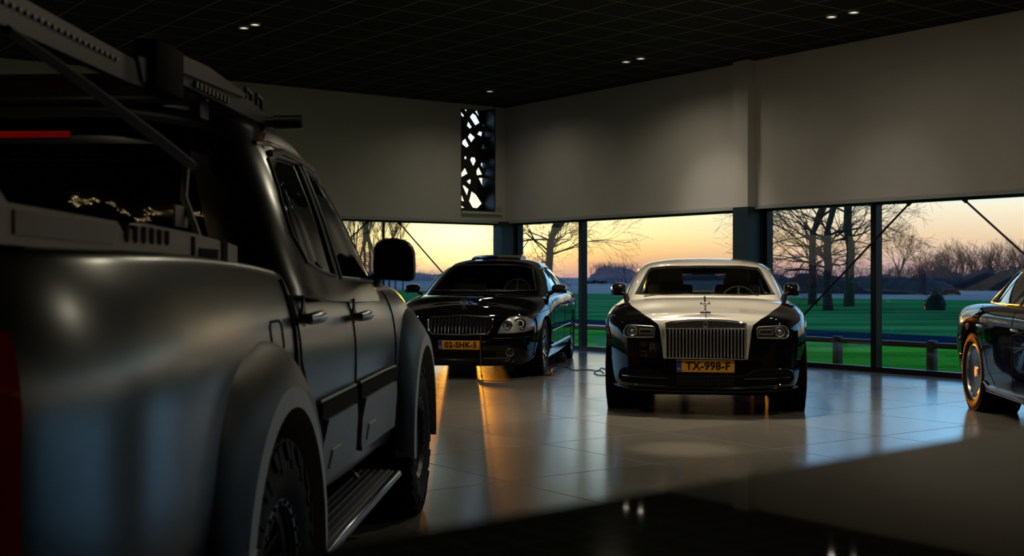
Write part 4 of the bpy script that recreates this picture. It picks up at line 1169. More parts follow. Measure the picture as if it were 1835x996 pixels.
# x rear end of bed -4.62
body = [
 R_(.70, -4.70, .60, .80, .84, .82, .78, (.50, .50, .50, .56, .62), cf=.45),
 R_(.80, -4.78, .74, .87, .90, .88, .86, (.49, .47, .48, .55, .60), cf=.42),
 R_(.86, -4.80, .80, .90, .915, .905, .885, (.55, .54, .54, .60, .66), cf=.42),
 R_(.89, -4.81, .84, .92, .925, .922, .90, (.66, .66, .66, .72, .76), cf=.42),
 R_(.90, -4.82, .86, .935, .935, .932, .905, (.82, .84, .85, .90, .92), cf=.42),
 R_(.88, -4.82, .86, .938, .936, .932, .905, (.95, 1.00, 1.02, 1.08, 1.10), cf=.42),
 R_(.85, -4.82, .84, .922, .922, .910, .882, (1.03, 1.10, 1.12, 1.20, 1.21), cf=.44),
 R_(.81, -4.81, .80, .885, .895, .880, .855, (1.09, 1.165, 1.20, 1.285, 1.295), cf=.46),
 R_(.75, -4.80, .72, .83, .868, .862, .838, (1.125, 1.205, 1.232, 1.318, 1.33), cf=.5),
 R_(.66, -4.78, .56, .70, .80, .82, .80, (1.15, 1.235, 1.245, 1.325, 1.338), cf=.5),
 R_(.60, -4.63, .34, .45, .56, .56, .54, (1.17, 1.255, 1.25, 1.30, 1.31), cf=.5),
 [(x, 0, z) for x, z in [(.58,1.175),(.575,1.176),(.5,1.185),(.2,1.215),(0,1.24),(-1.05,1.26),(-2.1,1.26),(-WBP,1.295),(-4.2,1.32),(-4.69,1.33),(-4.74,1.335),(-4.76,1.335)]],
]
cabin = [
 [(-.30,0,1.20),(-.32,.42,1.20),(-.40,.70,1.19),(-.62,.86,1.17),(-1.3,.915,1.17),(-2.1,.92,1.19),(-2.66,.905,1.22),(-2.735,.5,1.22),(-2.74,0,1.22)],
 [(-.42,0,1.27),(-.44,.41,1.268),(-.52,.69,1.26),(-.74,.845,1.235),(-1.35,.895,1.24),(-2.1,.895,1.265),(-2.655,.875,1.30),(-2.73,.5,1.30),(-2.735,0,1.30)],
 [(-.86,0,1.55),(-.88,.38,1.545),(-.95,.64,1.53),(-1.14,.745,1.525),(-1.55,.785,1.53),(-2.15,.79,1.545),(-2.60,.765,1.55),(-2.68,.45,1.55),(-2.685,0,1.55)],
 [(-1.16,0,1.72),(-1.18,.36,1.715),(-1.24,.58,1.69),(-1.38,.655,1.70),(-1.75,.69,1.72),(-2.2,.69,1.725),(-2.53,.655,1.715),(-2.60,.38,1.72),(-2.61,0,1.72)],
 [(-1.24,0,1.76),(-1.26,.33,1.755),(-1.33,.53,1.75),(-1.46,.60,1.765),(-1.8,.63,1.785),(-2.2,.625,1.785),(-2.47,.585,1.77),(-2.53,.33,1.775),(-2.54,0,1.775)],
 [(-1.32,0,1.79),(-1.34,.25,1.79),(-1.4,.36,1.795),(-1.55,.38,1.81),(-1.85,.40,1.825),(-2.2,.38,1.825),(-2.4,.34,1.81),(-2.46,.2,1.805),(-2.47,0,1.805)],
 [(x, 0, z) for x, z in [(-1.36,1.80),(-1.38,1.802),(-1.45,1.81),(-1.6,1.825),(-1.88,1.838),(-2.18,1.838),(-2.36,1.822),(-2.42,1.815),(-2.43,1.815)]],
]
cabin = [[((x - .06 * max(0, min(1, (-2.2 - x) / .4))), y, 1.25 + (z - 1.25) * 1.13 if z > 1.25 else z) for x, y, z in r] for r in cabin]
c = Car(pk, body, cabin)
zs = lambda P_: [(p[0], 1.25 + (p[1] - 1.25) * 1.13 if p[1] > 1.25 else p[1]) for p in P_]
ws = zs([(-.70,1.29),(-.60,1.65),(-.56,1.68),(0,1.70),(.56,1.68),(.60,1.65),(.70,1.29)])
fp = lambda q, n: q.x > -1.5 and n.x > .25
rw = zs([(-.66,1.36),(-.56,1.66),(.56,1.66),(.66,1.36)])
rp_ = lambda q, n: q.x < -2.5 and n.x < -.4
sp_ = lambda q, n: abs(n.y) > .4 and abs(n.x) < .7
sws = [[(-.80,1.255),(-1.28,1.625),(-1.40,1.655),(-1.76,1.668),(-1.80,1.27)], [(-1.90,1.275),(-1.86,1.668),(-2.2,1.665),(-2.44,1.635),(-2.55,1.50),(-2.58,1.40),(-2.52,1.32)]]
sws = [zs(q) for q in sws]
c.panel('windshield', ws, 0, 1, M['tintglass'], -.004, 0, 'c', fp)
rwp = c.panel('rear_window', rw, 0, -1, M['tintglass'], -.004, 0, 'c', rp_)[0]
cabcut = c.cab.copy(); clip(cabcut, ws, 0, fp, 'out'); clip(cabcut, rw, 0, rp_, 'out')
for s_ in sws:
    c.panel('side_window', s_, 1, 1, M['tintglass'], -.004, 0, 'c', lambda q, n: q.y > 0 and sp_(q, n), mirror=True)
    clip(cabcut, s_, 1, sp_, 'out')
    for sg in (1, -1): c.line('window_seal', s_, 1, sg, .009, M['blackplastic'], 'c', closed=True)
link('cab', solid(cabcut, .02), M['satin'], pk)
add_arches(c, (0, -WBP), .42, .47, .6, .0)
link('body', c.body.copy(), M['satin'], pk)
wheel_wells(pk, c, (0, -WBP), (.475, .42), .92, .40)
# ---- wide arch flares
def flare(xc, sg, outer, zc=.42):
    """outer = outline on the body side given as (dx, z) front->top->rear"""
    n = 40; lipy, by = 1.02, .915
    # resample the outline
    P_ = [Vector((p[0], p[1], 0)) for p in outer]; t = [0]
    for a, b in zip(P_, P_[1:]): t.append(t[-1] + (b - a).length)
    ts = [t[-1] * k / n for k in range(n + 1)]
    O_ = [spline(P_, t, [x])[0] * .25 for x in ts]
    for q_, x in enumerate(ts):
        k_ = max(i_ for i_ in range(len(t)) if t[i_] <= x + 1e-9); k_ = min(k_, len(t) - 2)
        O_[q_] = O_[q_] + P_[k_].lerp(P_[k_ + 1], (x - t[k_]) / (t[k_ + 1] - t[k_])) * .75
    rows = []; edge = []; arch = []; inn = []
    for k in range(n + 1):
        a = -.12 + (PI + .24) * k / n
        ca, sa = math.cos(a), math.sin(a)
        ro, ri = .50, .45
        lz = lambda r: zc + r * sa * (1.0)
        edge.append((xc + ro * ca, sg * lipy, max(lz(ro + .045), .36)))
        arch.append((xc + ri * ca, sg * (lipy + .004), max(lz(ri + .035), .34)))
        inn.append((xc + ri * ca, sg * .90, max(lz(ri + .035), .34)))
        o = O_[k]; ybody = by
        l, nn = c.hit((xc + o.x, max(o.y, .62)), 1, sg)
        if l is not None: ybody = min(abs(l.y), .94) - .004
        rows.append((xc + o.x, sg * ybody, o.y))
    mid = [tuple(Vector(a) * .25 + Vector(b) * .75 + Vector((0, sg * .012, 0))) for a, b in zip(rows, edge)]
    mid0 = [tuple(Vector(a) * .80 + Vector(b) * .20 + Vector((0, sg * .020, 0))) for a, b in zip(rows, edge)]
    f = MB().grid([rows, mid0, mid, edge]).build('arch_flare', M['satin_flare'], pk, .9)
    MB().grid([edge, arch, inn]).build('flare_edge', M['lipgrey'], f, .5)
    mb = MB()
    for k in range(5, 36, 6):
        pass
    return f
rear_o = [(.72, .42), (.70, .62), (.60, .88), (.16, 1.085), (-.02, 1.10), (-.42, 1.03), (-.575, .90), (-.60, .75), (-.60, .42)]
front_o = [(.66, .42), (.68, .70), (.60, .92), (.36, 1.07), (0, 1.12), (-.40, 1.10), (-.545, 1.02), (-.575, .85), (-.58, .42)]
for sg in (-1, 1):
    flare(-WBP, sg, rear_o); flare(0, sg, front_o)
    wheel(pk, 0, sg * .858, .405, .285, .232, 'offroad', M['blackplastic'], out=sg)
    wheel(pk, -WBP, sg * .858, .405, .285, .232, 'offroad', M['blackplastic'], out=sg)
    # doors
    c.line('door_seam', [(-.66, .56), (-.655, .90), (-.72, 1.21)], 1, sg, .005, M['matteblack'])
    c.line('door_seam', [(-1.70, .56), (-1.70, .90), (-1.735, 1.22)], 1, sg, .005, M['matteblack'])
    c.line('door_seam', [(-2.42, .56), (-2.50, .80), (-2.70, 1.0), (-2.73, 1.22)], 1, sg, .005, M['matteblack'])
    # cab/bed gap
    c.line('cab_gap', [(-2.775, .60), (-2.775, 1.27)], 1, sg, .013, M['matteblack'], lift=-.004)
    c.line('window_trim', [(-.80, 1.225), (-1.7, 1.24), (-2.45, 1.27)], 1, sg, .006, M['darkchrome'], 'b', lift=.002)
    # door handles with cup
    for x, zh in ((-1.68, 1.118), (-2.62, 1.142)):
        l, n = c.hit((x, zh), 1, sg)
        A = Matrix.Translation(l) @ Matrix(((1,0,0,0),(0,0,sg*1.0,0),(0,1,0,0),(0,0,0,1)))
        A = Matrix.Translation(l) @ (RX(-PI/2) if sg > 0 else RX(PI/2))
        st = []
        for k in range(16):
            a = 2 * PI * k / 16; r = .060 if k % 4 == 0 else (.034 if k % 2 == 0 else .040)
            if k in (4, 12): r = .072
            st.append((r * math.cos(a), r * math.sin(a)))
        h = MB().prism(st, -.004, .005, A).build('handle_plate', M['blackplastic'], pk)
        p0, p1 = l + Vector((.075, sg * .01, 0)), l + Vector((-.105, sg * .01, 0))
        MB().tube([p0, p0 + Vector((-.01, sg * .034, .003)), p0 + Vector((-.05, sg * .048, .004)), p1 + Vector((.05, sg * .048, .003)), p1 + Vector((.01, sg * .034, 0)), p1], [.012, .019, .021, .021, .019, .012], 12).build('door_handle', M['silver'], h)
    # lower door cladding: dark strip and raised grey panels
    for (x0, x1, nm) in ((-.72, -1.66, 0), (-1.76, -2.44, 1)):
        c.panel('cladding_strip', [(x0, .835), (x1, .835), (x1, .785), (x0, .785)], 1, sg, M['matteblack'], .022, .03)
        c.line('strip_edge', [(x0, .845), (x1, .845)], 1, sg, .006, M['cladding'], lift=.012)
        pl = c.panel('door_cladding', [(x0 - .03, .775), (x1 + .09, .775), (x1 + .02, .70), (x1 + .02, .60), (x1 + .06, .56), (x0, .555), (x0, .72)], 1, sg, M['cladding'], .028, .035)
        c.line('cladding_slot', [(x1 + .13, .60), (x1 + .17, .655), (x1 + .33, .655)], 1, sg, .006, M['railgrey'], lift=.03)
    # running board
    y0, y1 = .80, .985
    rb = MB()
    rb.box((-2.62, min(sg*y0, sg*y1), .33), (-.92, max(sg*y0, sg*y1), .372), None, .01)
    r_ = rb.build('running_board', M['blackplastic'], pk)
    for k in range(5):
        y = sg * (.83 + .032 * k)
        MB().box((-2.58, y - .005, .372), (-.95, y + .005, .380), None, .002).build('tread_rib', M['rackgrey'], r_)
    MB().tube([(-2.66, sg * .93, .355), (-2.62, sg * .995, .355), (-.93, sg * .995, .355), (-.89, sg * .93, .355)], .020, 12).build('side_tube', M['darkchrome'], r_)
    for x in (-1.15, -2.35):
        MB().tube([(x, sg * .70, .52), (x, sg * .86, .345)], .02, 8).build('step_bracket', M['blackplastic'], r_)
    # mirrors
    make_mirror('wing_mirror', c, (-.84, sg * .975, 1.345), (.15, .20, .20), (-.78, sg * .86, 1.255), M['blackplastic'], sg)
    # roof rail
    # fuel flap
c.line('fuel_flap_seam', [(-2.93, 1.06), (-2.93, 1.13), (-2.95, 1.145), (-3.05, 1.145), (-3.07, 1.13), (-3.07, 1.0), (-3.0, .97)], 1, -1, .004, M['matteblack'])
for sg in (-1, 1):
    # tail lamps wrap the rear corner
    c.panel('tail_light', [(-4.71,.66),(-4.84,.64),(-4.84,1.22),(-4.72,1.18),(-4.72,.95)], 1, sg, M['redlens'], .006, .02)
    c.panel('rear_lamp', [(sg*.70,.66),(sg*.93,.66),(sg*.93,1.20),(sg*.74,1.16)], 0, -1, M['redlens'], .004, .02, pred=lambda q, n: n.x < -.5)
c.line('tailgate_seam', [(-.72,.68),(-.72,1.26),(.72,1.26),(.72,.68)], 0, -1, .005, M['matteblack'], closed=True)
MB().box((-4.97, -.86, .50), (-4.75, .86, .66), None, .03).build('rear_bumper', M['blackplastic'], pk)
# front end
gg = [(-.50,.86),(.50,.86),(.54,1.08),(-.54,1.08)]
gp = c.panel('grille', gg, 0, 1, M['matteblack'], .005, .012)[0]
for k in range(3):
    c.line('grille_slat', [(-.5, .90 + .07 * k), (.5, .90 + .07 * k)], 0, 1, .014, M['lipgrey'], lift=.012, parent=gp)
for sg in (-1, 1): c.panel('headlight', [(sg*.58,.92),(sg*.84,.95),(sg*.84,1.07),(sg*.60,1.08)], 0, 1, M['reflector'], .005, .012)
MB().box((.78, -.80, .50), (1.02, .80, .72), None, .04).build('front_bumper', M['satin_flare'], pk)
# chassis bits under the body so daylight does not pass through it
MB().box((-4.4, -.45, .42), (.6, .45, .58), None, .02).tube([(0, -.85, .42), (0, .85, .42)], .05, 12).tube([(-WBP, -.85, .42), (-WBP, .85, .42)], .06, 12).lathe([(0, -.12), (.10, -.10), (.15, 0), (.10, .10), (0, .12)], 20, T(-WBP, 0, .42) @ RX(PI/2)).build('chassis', M['matteblack'], pk)
# third brake lamp
l, n = c.hit((0, 1.755), 0, -1, 'c')
if l is None: l = Vector((-2.56, 0, 1.755))
MB().box((l.x - .018, -.17, 1.735), (l.x + .03, .32, 1.757), None, .004).build('brake_light', pbr('glowing_red_lens', (.5, .01, .01), .2, 0, 1, emit=((1, .02, .01), .06)), pk)
# window frame upper moulding + drip rail
for sg in (-1, 1):
    c.line('drip_rail', zs([(-1.0, 1.50), (-1.30, 1.665), (-1.7, 1.70), (-2.2, 1.705), (-2.5, 1.68)]), 1, sg, .010, M['darkchrome'], 'c', lift=.002)
    c.line('visor', zs([(-.95, 1.42), (-1.26, 1.63), (-1.45, 1.675), (-2.1, 1.685), (-2.38, 1.655)]), 1, sg, .016, M['blackplastic'], 'c', lift=.004)

# roof platform over the rear of the cab
ry = .66; Q = RX(PI / 2) @ S(1, 1, -1)
mb = MB()
for sg in (-1, 1):
    y = sg * ry
    mb.prism([(-3.12, 1.845), (-3.12, 1.905), (-2.30, 1.905), (-2.12, 1.885), (-2.10, 1.85), (-2.20, 1.845)], y - .010, y + .010, Q)
for k in range(6): mb.box((-3.05 + .16 * k, -ry, 1.865), (-2.98 + .16 * k, ry, 1.885))
rk = mb.build('roof_platform', M['blackplastic'], pk)
for sg in (-1, 1):
    y = sg * ry
    ya, yb = sorted((sg * (ry + .010), sg * (ry + .020)))
    MB().prism([(-3.12, 1.875), (-3.14, 1.925), (-2.86, 1.935), (-2.42, 1.915), (-2.44, 1.90)], ya, yb, Q).build('rack_side_plate', M['rackgrey'], rk)
    for k in range(9):
        x = -2.98 + .042 * k
        MB().box((x, ya, 1.852), (x + .018, yb, 1.872)).build('rack_slot', M['railgrey'], rk)
    MB().box((-3.38, y - .035, 1.79), (-3.14, y + .035, 1.93), None, .012).build('mount_block', M['matteblack'], rk)
    for x in (-2.32, -2.17):
        MB().tube([(x - .035, y, 1.895), (x - .035, y, 1.945), (x + .035, y, 1.935), (x + .035, y, 1.885)], .007, 8).build('rack_hook', M['blackplastic'], rk)
    MB().box((-2.75, sg * .60 - .02, 1.79), (-2.65, sg * .60 + .02, 1.87), None, .008).build('rack_foot', M['blackplastic'], rk)
MB().tube([(-2.06, -.80, 1.862), (-2.06, .80, 1.862)], .020, 14).lathe([(0, -.01), (.026, -.01), (.026, .10), (0, .10)], 14, T(-2.06, -.80, 1.862) @ RX(PI/2) @ T(0, 0, -.1)).build('cross_tube', M['blackplastic'], rk)
for sg in (-1, 1):      # frame over the bed: perforated arm, brace, leg
    ya, yb = sorted((sg * .640, sg * .665))
    arm = MB().prism([(-3.16, 1.80), (-3.22, 1.865), (-3.45, 1.85), (-4.32, 1.868), (-4.42, 1.84), (-4.40, 1.79), (-3.5, 1.785)], ya, yb, Q).build('bed_frame_arm', M['blackplastic'], pk)
    for k in range(22):
        x = -3.60 - .034 * k
        MB().lathe([(0, .004), (.0055, .004), (.0055, -.002)], 10, T(x, sg * .666, 1.828 + .0005 * k) @ (RX(-PI/2) if sg > 0 else RX(PI/2))).build('rivet', M['whiteink'], arm)
    MB().prism([(-3.42, 1.80), (-3.46, 1.862), (-3.34, 1.870), (-3.28, 1.80)], sg * .662, sg * .672, Q).build('gusset_plate', M['rackgrey'], arm)
    MB().tube([(-4.20, sg * .668, 1.782), (-3.9, sg * .69, 1.73), (-3.45, sg * .72, 1.645), (-3.20, sg * .735, 1.595)], [.012, .016, .018, .018], 4).build('diagonal_brace', M['rackgrey'], arm)
    MB().tube([(-3.22, sg * .725, 1.60), (-3.26, sg * .73, 1.50), (-3.28, sg * .78, 1.38)], .011, 8).build('frame_leg', M['railgrey'], arm)
    MB().box((-3.36, sg * .735 - .004, 1.415), (-3.25, sg * .735 + .004, 1.475), None, .003).build('leg_plate', M['railgrey'], arm)
    # bed rail moulding, light grey with slots
    ya, yb = sorted((sg * .835, sg * .865))
    ou = [(-4.73, 1.335), (-4.73, 1.43), (-4.66, 1.43), (-4.62, 1.405), (-4.12, 1.395), (-4.08, 1.372), (-3.96, 1.398), (-3.60, 1.388), (-3.28, 1.372), (-3.20, 1.365), (-3.20, 1.318), (-3.8, 1.325)]
    r_ = MB().prism(ou, ya, yb, Q).build('bed_rail', M['railgrey'], pk)
    yc, yd = sorted((sg * .858, sg * .869))
    MB().prism([(-4.60, 1.352), (-4.60, 1.394), (-4.13, 1.386), (-4.15, 1.346)], yc, yd, Q).build('rail_window', M['blackplastic'], r_)
    for k in range(6):
        x = -4.07 + .052 * k
        MB().prism([(x, 1.352), (x - .010, 1.362), (x - .010, 1.392 - .001 * k), (x + .012, 1.392 - .001 * k), (x + .010, 1.358)], yc, yd, Q).build('rail_slot', M['matteblack'], r_)
    MB().prism([(-3.62, 1.330), (-3.62, 1.380), (-3.60, 1.380), (-3.60, 1.330)], yc, yd, Q).build('rail_joint', M['matteblack'], r_)
    MB().box((-3.56, yc, 1.326), (-3.40, yd + .004, 1.352)).build('rail_recess', M['matteblack'], r_)
    MB().box((-3.36, yc, 1.318), (-3.31, yd + .004, 1.38)).build('rail_clamp', M['matteblack'], r_)
# ---- glossy counter in the foreground
u = E2.xy.normalized(); 
e0 = Vector((-.105, .60)) ; d0 = .128
cz = H - d0
pa = Vector((-.0336, .630)); pb = Vector((.435, 1.043))
u = (pb - pa).normalized(); v = Vector((u.y, -u.x))
def cpt(s_, t_): q = pa + u * s_ + v * t_; return (q.x, q.y)
Mc = Matrix(((u.x, v.x, 0, pa.x), (u.y, v.y, 0, pa.y), (0, 0, 1, 0), (0, 0, 0, 1)))
ct = tag(empty('reception_counter'), 'glossy black counter top close to the camera along the bottom right', 'counter')
m_ = pbr('piano_black_top', (.004, .0035, .003), .035, 0, 1.0, var=.1)
MB().box((-.9, 0, cz - .03), (2.6, .85, cz), Mc).build('counter_top', m_, ct)
MB().box((-.85, .05, 0), (2.55, .80, cz - .03), Mc).build('counter_body', M['blackplastic'], ct)
# =================================================================== outside
def field_mat(name, c1, c2, c3, sc=.25):
    m = bpy.data.materials.new(name); m.use_nodes = True; nt = m.node_tree; L = nt.links.new
    b = nt.nodes['Principled BSDF']; b.inputs['Roughness'].default_value = .9; b.inputs['Specular IOR Level'].default_value = 0
    tcn = nd(nt, 'ShaderNodeTexCoord'); mp = nd(nt, 'ShaderNodeMapping'); mp.inputs['Scale'].default_value = (.25, 1, 1)
    L(tcn.outputs['Object'], mp.inputs[0])
    n1 = nd(nt, 'ShaderNodeTexNoise', Scale=sc, Detail=6.0); n2 = nd(nt, 'ShaderNodeTexNoise', Scale=12.0, Detail=3.0)
    L(mp.outputs[0], n1.inputs['Vector']); L(tcn.outputs['Object'], n2.inputs['Vector'])
    v = math_(nt, 'MULTIPLY_ADD', n2.outputs['Fac'], .3, math_(nt, 'MULTIPLY', n1.outputs['Fac'], .8))
    rp = ramp(nt, [(.35, c1), (.55, c2), (.75, c3)]); L(v, rp.inputs[0]); L(rp.outputs[0], b.inputs['Base Color'])
    return m
def terrain(name, u0, u1, v0, v1, mat, z=-.1, amp=.03, n=(60, 30), seed=0, curve=None):
    """u across (world x), v away (world y)"""
    rnd = random.Random(seed); ph = [(rnd.uniform(.05, .5), rnd.uniform(.05, .5), rnd.uniform(0, 6)) for _ in range(6)]
    rows = []
    for i in range(n[1] + 1):
        v = v0 + (v1 - v0) * i / n[1]; row = []
        for j in range(n[0] + 1):
            u = u0 + (u1 - u0) * j / n[0]
            row.append((u, v + (curve(u) if curve else 0), z + amp * sum(math.sin(a * u + b * v + c_) for a, b, c_ in ph) / 3))
        rows.append(row)
    o = MB().grid(rows).build(name, mat); o['kind'] = 'structure'; return o
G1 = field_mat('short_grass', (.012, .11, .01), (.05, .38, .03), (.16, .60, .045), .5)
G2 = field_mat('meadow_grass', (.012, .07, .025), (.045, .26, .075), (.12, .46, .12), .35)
G3 = field_mat('haze_tinted_field', (.30, .27, .25), (.44, .38, .36), (.58, .50, .47), .06)  # pale pink-grey: ground mist put into the far field's colour
RDM = pbr('blue_asphalt', (.012, .035, .06), .7, 0, 0, 0.0, .15, 2)  # even dark blue base without gloss
rd = lambda u: -.55 * (u - 8)          # the road runs at a slant past the building
def under_building(u, v):               # keep the lawn outside the walls
    return False
# lawn between building and road: a strip hugging the right wall, in room axes
def strip_room(name, a0, a1, b0, b1, mat, z=-.1):
    rows = []
    for i in range(13):
        b = b0 + (b1 - b0) * i / 12
        rows.append([tuple(RM @ Vector((a0 + (a1 - a0) * j / 60, b, z + .012 * math.sin(j * .7 + i)))) for j in range(61)])
    o = MB().grid(rows).build(name, mat); o['kind'] = 'structure'; return o
strip_room('ground_lawn', A0 - 9, AE + 14, B0 + GO + .06, B0 + 8.6, G1)
strip_room('ground_road', A0 - 60, AE + 60, B0 + 8.6, B0 + 11.2, RDM, -.085)
strip_room('ground_meadow', A0 - 160, AE + 120, B0 + 11.2, B0 + 50, G2, -.10)
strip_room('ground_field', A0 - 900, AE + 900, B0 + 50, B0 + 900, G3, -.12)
rows = []
for i in range(9):
    a = A0 - GO - .06 - i * 2.2
    rows.append([tuple(RM @ Vector((a, B0 + 8.3 - 80 * j / 40, -.11 + .02 * math.sin(i + j)))) for j in range(41)])
o = MB().grid(rows).build('ground_verge', G2); o['kind'] = 'structure'
rows = []
for i in range(9):
    a = A0 - GO - .06 - 17.6 - i * 110
    rows.append([tuple(RM @ Vector((a, B0 + 50 - 900 * j / 40, -.12))) for j in range(41)])
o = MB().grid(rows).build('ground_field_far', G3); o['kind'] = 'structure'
o = MB().grid([[tuple(RM @ Vector((A0 - 17.7 - 3.8 * i, B0 - 60 + 75 * j / 20, -.10))) for j in range(21)] for i in range(2)]).build('ground_path', RDM); o['kind'] = 'structure'

BARK = pbr('dark_bark', (.055, .045, .038), .9, bump=.3, bscale=8, var=.2)
BARK2 = pbr('brown_bark', (.12, .075, .045), .9, bump=.3, bscale=8, var=.2)  # sunlit warmth of the trunk put into the bark colour
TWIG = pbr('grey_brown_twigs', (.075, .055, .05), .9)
TWIG2 = pbr('backlight_tint_twigs', (.16, .09, .03), .9)  # golden sunset backlight of the crown put into the twig colour
TWIGF = pbr('distant_twigs', (.06, .048, .052), .9)
def grow(mb, p, d, r, ln, depth, rnd, spread, up, tw, nmin=.004, droop=0.0, segs=3):
    pts = [p.copy()]; rs = [r]; q = p.copy(); dd = d.copy()
    for k in range(segs):
        dd = (dd + Vector((rnd.gauss(0, .10), rnd.gauss(0, .10), rnd.gauss(0, .08) + up * .06 - droop * .05))).normalized()
        q = q + dd * ln / segs; pts.append(q.copy()); rs.append(r * (1 - .35 * (k + 1) / segs))
    mb.tube(pts, [max(x, .0055) for x in rs], 6 if r > .05 else (4 if r > .02 else 3), cap=False)
    if depth <= 0 or r < nmin: return
    nb = rnd.choice((2, 3, 3)) if depth > 1 else 5
    for k in range(nb):
        a = rnd.uniform(0, 2 * PI); sp = spread * rnd.uniform(.5, 1.25)
        ax = dd.orthogonal().normalized(); ax.rotate(Matrix.Rotation(a, 3, dd))
        nd_ = (dd * math.cos(sp) + ax * math.sin(sp)).normalized()
        i = rnd.choice((1, 2, 3)) if k else 3
        i = min(i, segs)
        grow(mb if depth > tw[0] or tw[1] is None else tw[1], pts[i], nd_, rs[i] * rnd.uniform(.58, .8), ln * rnd.uniform(.66, .88), depth - 1, rnd, spread, up, tw, nmin, droop, segs)
def tree(name, at, h, r, seed, label, group, fork=.28, depth=6, spread=.62, up=.6, limbs=7, droop=.2, bark=None, twig=None, lean=0.0, crown_thin=True):
    rnd = random.Random(seed); root = tag(empty(name, at), label, 'tree', group)
    tr = MB(); br_ = MB(); tg = MB()
    n = 7; pts = [Vector((lean * h * fork * (k / n) ** 1.5 + rnd.gauss(0, .01 * h) * (k > 0) * .3, 0, -.15 + (h * fork + .15) * k / n)) for k in range(n + 1)]
    rs = [r * (1.35 - .5 * min(1, k / 2)) if k < 2 else r * (1 - .18 * k / n) for k in range(n + 1)]
    tr.tube(pts, rs, 10)
    top = pts[-1]
    for k in range(limbs):
        a = 2 * PI * k / limbs + rnd.uniform(-.4, .4)
        sp = rnd.uniform(.25, .6) if k < 3 else rnd.uniform(.75, 1.5)
        d = Vector((math.cos(a) * math.sin(sp), math.sin(a) * math.sin(sp), math.cos(sp)))
        st = top if k < 3 else pts[-1].lerp(pts[2], rnd.uniform(0, .8))
        grow(br_, st, d, r * (.62 if k < 3 else .24) * rnd.uniform(.8, 1.1), h * (.20 if k < 3 else .125) * rnd.uniform(.85, 1.15), depth - (3 if k < 3 and crown_thin else 0), rnd, spread, up if k < 3 else 0, (2, tg), .003, droop if k >= 3 else 0)
    tr.build('trunk', bark or BARK, root, None)
    br_.build('branches', bark or BARK, root, None)
    t_ = tg.build('twigs', twig or TWIG, root, None); t_['kind'] = 'stuff'
    return root
def gp_(px, Y, z=-.12): return ((px - CX) / F * Y, Y, z)
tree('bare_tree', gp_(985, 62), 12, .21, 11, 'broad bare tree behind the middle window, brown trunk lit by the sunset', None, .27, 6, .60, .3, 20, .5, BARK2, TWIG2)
tree('bare_tree', gp_(1457, 60), 13, .20, 23, 'bare tree in the right window, left of the two close trunks', None, .27, 6, .58, .4, 19, .35)
tree('bare_tree', gp_(1484, 50), 13, .19, 37, 'bare tree in the right window, right-hand one of the two close trunks', None, .25, 6, .58, .4, 19, .35)
tree('bare_tree', gp_(1521, 56), 16, .21, 41, 'straight greenish tree trunk just left of the window mullion', None, .40, 5, .5, .6, 16, .4, pbr('mossy_bark', (.05, .065, .035), .9, var=.2))
tree('bare_tree', gp_(1612, 95), 6, .10, 43, 'small bare tree right of the mullion in the right window', None, .25, 5, .6, .4, 7, .2, crown_thin=False)
# slim poplars in the left window
proto = None
pop = [(604, 76), (615, 70), (624, 82), (635, 74), (644, 66), (653, 80), (663, 72), (672, 84), (683, 78), (697, 98), (708, 112), (722, 120)]
def copy_tree(o, parent=None):
    c_ = o.copy(); COL.objects.link(c_); c_.parent = parent
    for ch in list(o.children):
        copy_tree(ch, c_)
    return c_
LB = 'slim upright bare tree in the row behind the pickup mirror'
for i, (px, Y) in enumerate(pop):
    if proto is None:
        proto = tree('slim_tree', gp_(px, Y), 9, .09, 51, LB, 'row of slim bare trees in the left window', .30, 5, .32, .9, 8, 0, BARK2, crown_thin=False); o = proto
    else: o = copy_tree(proto)
    o.location = gp_(px, Y); o.rotation_euler.z = i * 1.3; s_ = .75 + .12 * ((i * 7) % 4); o.scale = (s_, s_, s_ * 1.1)
